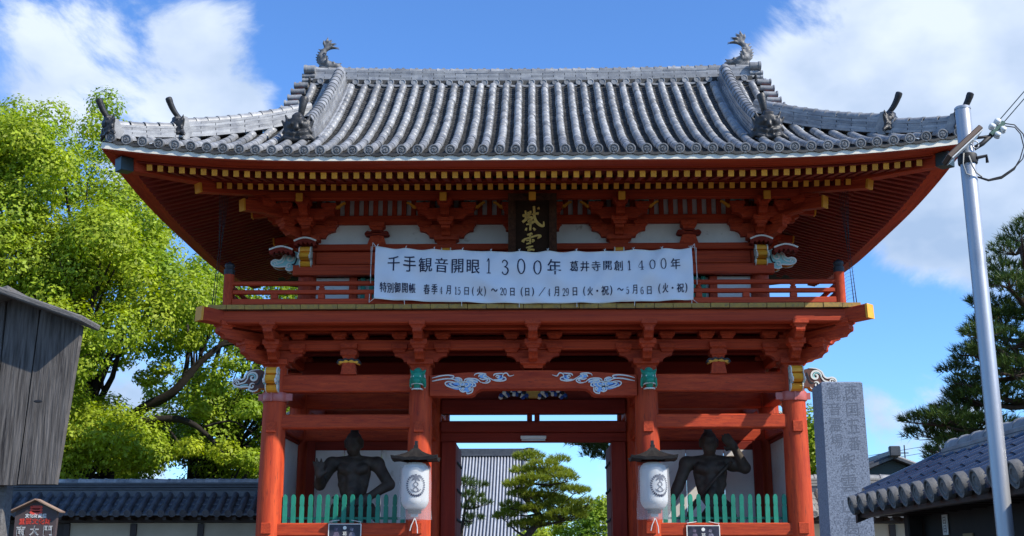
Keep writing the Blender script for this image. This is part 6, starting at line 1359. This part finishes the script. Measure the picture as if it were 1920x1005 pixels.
broad_tree('garden_shrub', 'bright green shrub low at the right side of the passage', (2.35, 21, 0), (2.35, 21, 1.4), [((2.45, 21, 2.7), (1.1, .8, 1.1), 26), ((.6, 22, 2.3), (1.5, .8, .9), 20)], 8, 500, (.3, .5), .06, LEAFA, .08)
# ------------------------------------------------------------------ main hall roof far behind
HL = thing('temple_hall', 'distant main hall with tall striped tile roof beyond the garden pine', 'temple hall', (-9, 78, 0))
TILEF = mat('pale_hall_tile', (.42, .43, .45), (.34, .35, .37), rough=.5, scale=2, rvar=.1); TILEG = mat('dark_hall_pan', (.05, .06, .085), (.075, .085, .11), rough=.7, scale=2)
hxa, hxb, yr, ye, zrr, zee = -24.0, -.55, 80.0, 69.0, 10.7, 3.6
hz = lambda t: zee + (zrr - zee) * (.72 * t + .28 * t * t); hy = lambda t: ye + (yr - ye) * t
b = B(); V = [(x, hy(k / 10), hz(k / 10)) for k in range(11) for x in (hxa, hxb)]; b.add(V, [(2 * k, 2 * k + 1, 2 * k + 3, 2 * k + 2) for k in range(10)]); V = [(x, 2 * yr - hy(k / 10), hz(k / 10)) for k in range(11) for x in (hxa, hxb)]; b.add(V, [(2 * k, 2 * k + 1, 2 * k + 3, 2 * k + 2) for k in range(10)]); ob('pan_tile_slope', b.mesh('pan_tile_slope', TILEG), HL)
rm = B().tube([(0, hy(k / 10), hz(k / 10) + .05) for k in range(11)], .078, 6).mesh('cover_tile_row', TILEF, smooth=True)
x = hxa + .1
while x < hxb - .5: ob('cover_tile_row', rm, HL, T((x, 0, 0))); x += .262
bm('hall_ridge', HL, hxa, hxb - .1, yr - .3, yr + .3, zrr - .1, zrr + .55, TILEB, .05); bm('ridge_course', HL, hxa, hxb - .1, yr - .42, yr - .302, zrr - .1, zrr + .08, TILEB, .02)
ob('verge_ridge', B().tube([(hxb - .15, hy(k / 10), hz(k / 10) + .18) for k in range(1, 11)], .22, 8).mesh('verge_ridge', TILER, smooth=True), HL)
ob('ridge_end_tile', B().prism([(0, -.3), (.5, -.3), (.65, .1), (.95, .55), (.7, .62), (.3, .62), (0, .5)], lambda u, v, d: (hxb - .3 + u, yr + d, zrr + v), -.3, .3).mesh('ridge_end_tile', ONI), HL)
bm('hall_body', HL, hxa + 2, hxb - 2, 72, 88, 0, zee + 1.0, DWOOD, 0); bm('eave_fascia', HL, hxa, hxb, ye - .02, ye + .08, zee - .25, zee + .02, WHITE, 0)
bm('gable_end', HL, hxb - .3, hxb - .2, 76, 84, 4, 8.5, DWOOD, 0)
# distant gabled house at the right
HS = thing('tiled_house', 'distant house gable with dark tiles between granite pillar and shelter', 'house', (10.9, 16, 0))
for s in (-1, 1):
    d = Vector((s * 1.5, 0, -.58)); b = B().box(0, d.length, 0, 4.0, -.04, .04); 
    for q in range(14): b.tube([(0, .12 + q * .29, .05), (d.length, .12 + q * .29, .05)], .05, 6)
    ob('roof_slope', b.mesh('roof_slope', TILEB), HS, frame((10.45, 14.5, 4.68), d) if s > 0 else Matrix.Translation((0, 4.0, 0)) @ frame((10.45, 14.5, 4.68), d))
bm('ridge', HS, 10.33, 10.57, 14.45, 18.5, 4.66, 4.86, TILEB, .03); ob('ridge_end', B().box(-.16, .16, -.12, .05, 0, .3, bev=.03).mesh('ridge_end', TILEB), HS, T((10.45, 14.45, 4.68)))
B().prism([(-1.3, 0), (1.3, 0), (0, .52)], lambda u, v, d: (10.45 + u, d, 4.08 + v), 14.75, 14.85).obj('gable_wall', mat('dull_green_boards', (.05, .07, .07), rough=.8), HS)
bm('house_wall', HS, 9.2, 11.7, 14.86, 18.4, 0, 4.08, WPL, 0)
# wires far behind
FW = thing('far_power_line', 'thin far power line with small insulator above the house', 'wire', (14, 30, 8))
for q in range(2): ob('wire', B().tube(catenary((11, 30, 5.4 + q * .25), (26, 30, 8.2 + q * .3), .2), .010, 5).mesh('wire', RUBBER), FW)
ob('spacer', B().box(-.02, .02, -.02, .02, -.25, .35).box(-.16, .16, -.02, .02, .0, .04).mesh('spacer', RUBBER), FW, T((15.6, 30.0, 6.2)))
# ------------------------------------------------------------------ bird netting hung at the balcony corners
NETM = mat('dark_net_cord', (.022, .024, .028), rough=.9)
for s, lab in ((-1, 'dark bird netting hanging from the eaves on the camphor tree side'), (1, 'dark bird netting hanging from the eaves on the pine tree side')):
    nb_ = B()
    for q in range(6):
        y = -.9 + q * .016; top = Vector((s * (5.35 - q * .012), -.95 + q * .07, 7.83)); bot = Vector((s * (5.38 + .02 * (q % 3)), -.85 + q * .05, 5.84))
        nb_.tube([top, top.lerp(bot, .5) + Vector((s * (-.05 + .012 * q), 0, 0)), bot], .004, 4, cap=False)
    for q in range(30):
        z = 5.95 + q * .062; f = (7.83 - z) / 1.99; a = Vector((s * (5.35 + .03 * f), -.95 + .1 * f, z)); nb_.tube([a, a + Vector((-s * .05, .28, .03)), a + Vector((-s * .10, .5, -.02))], .0022, 3, cap=False)
    tag(ob('bird_net', nb_.mesh('bird_net', NETM)), lab, 'net', 'bird nets at the balcony corners')
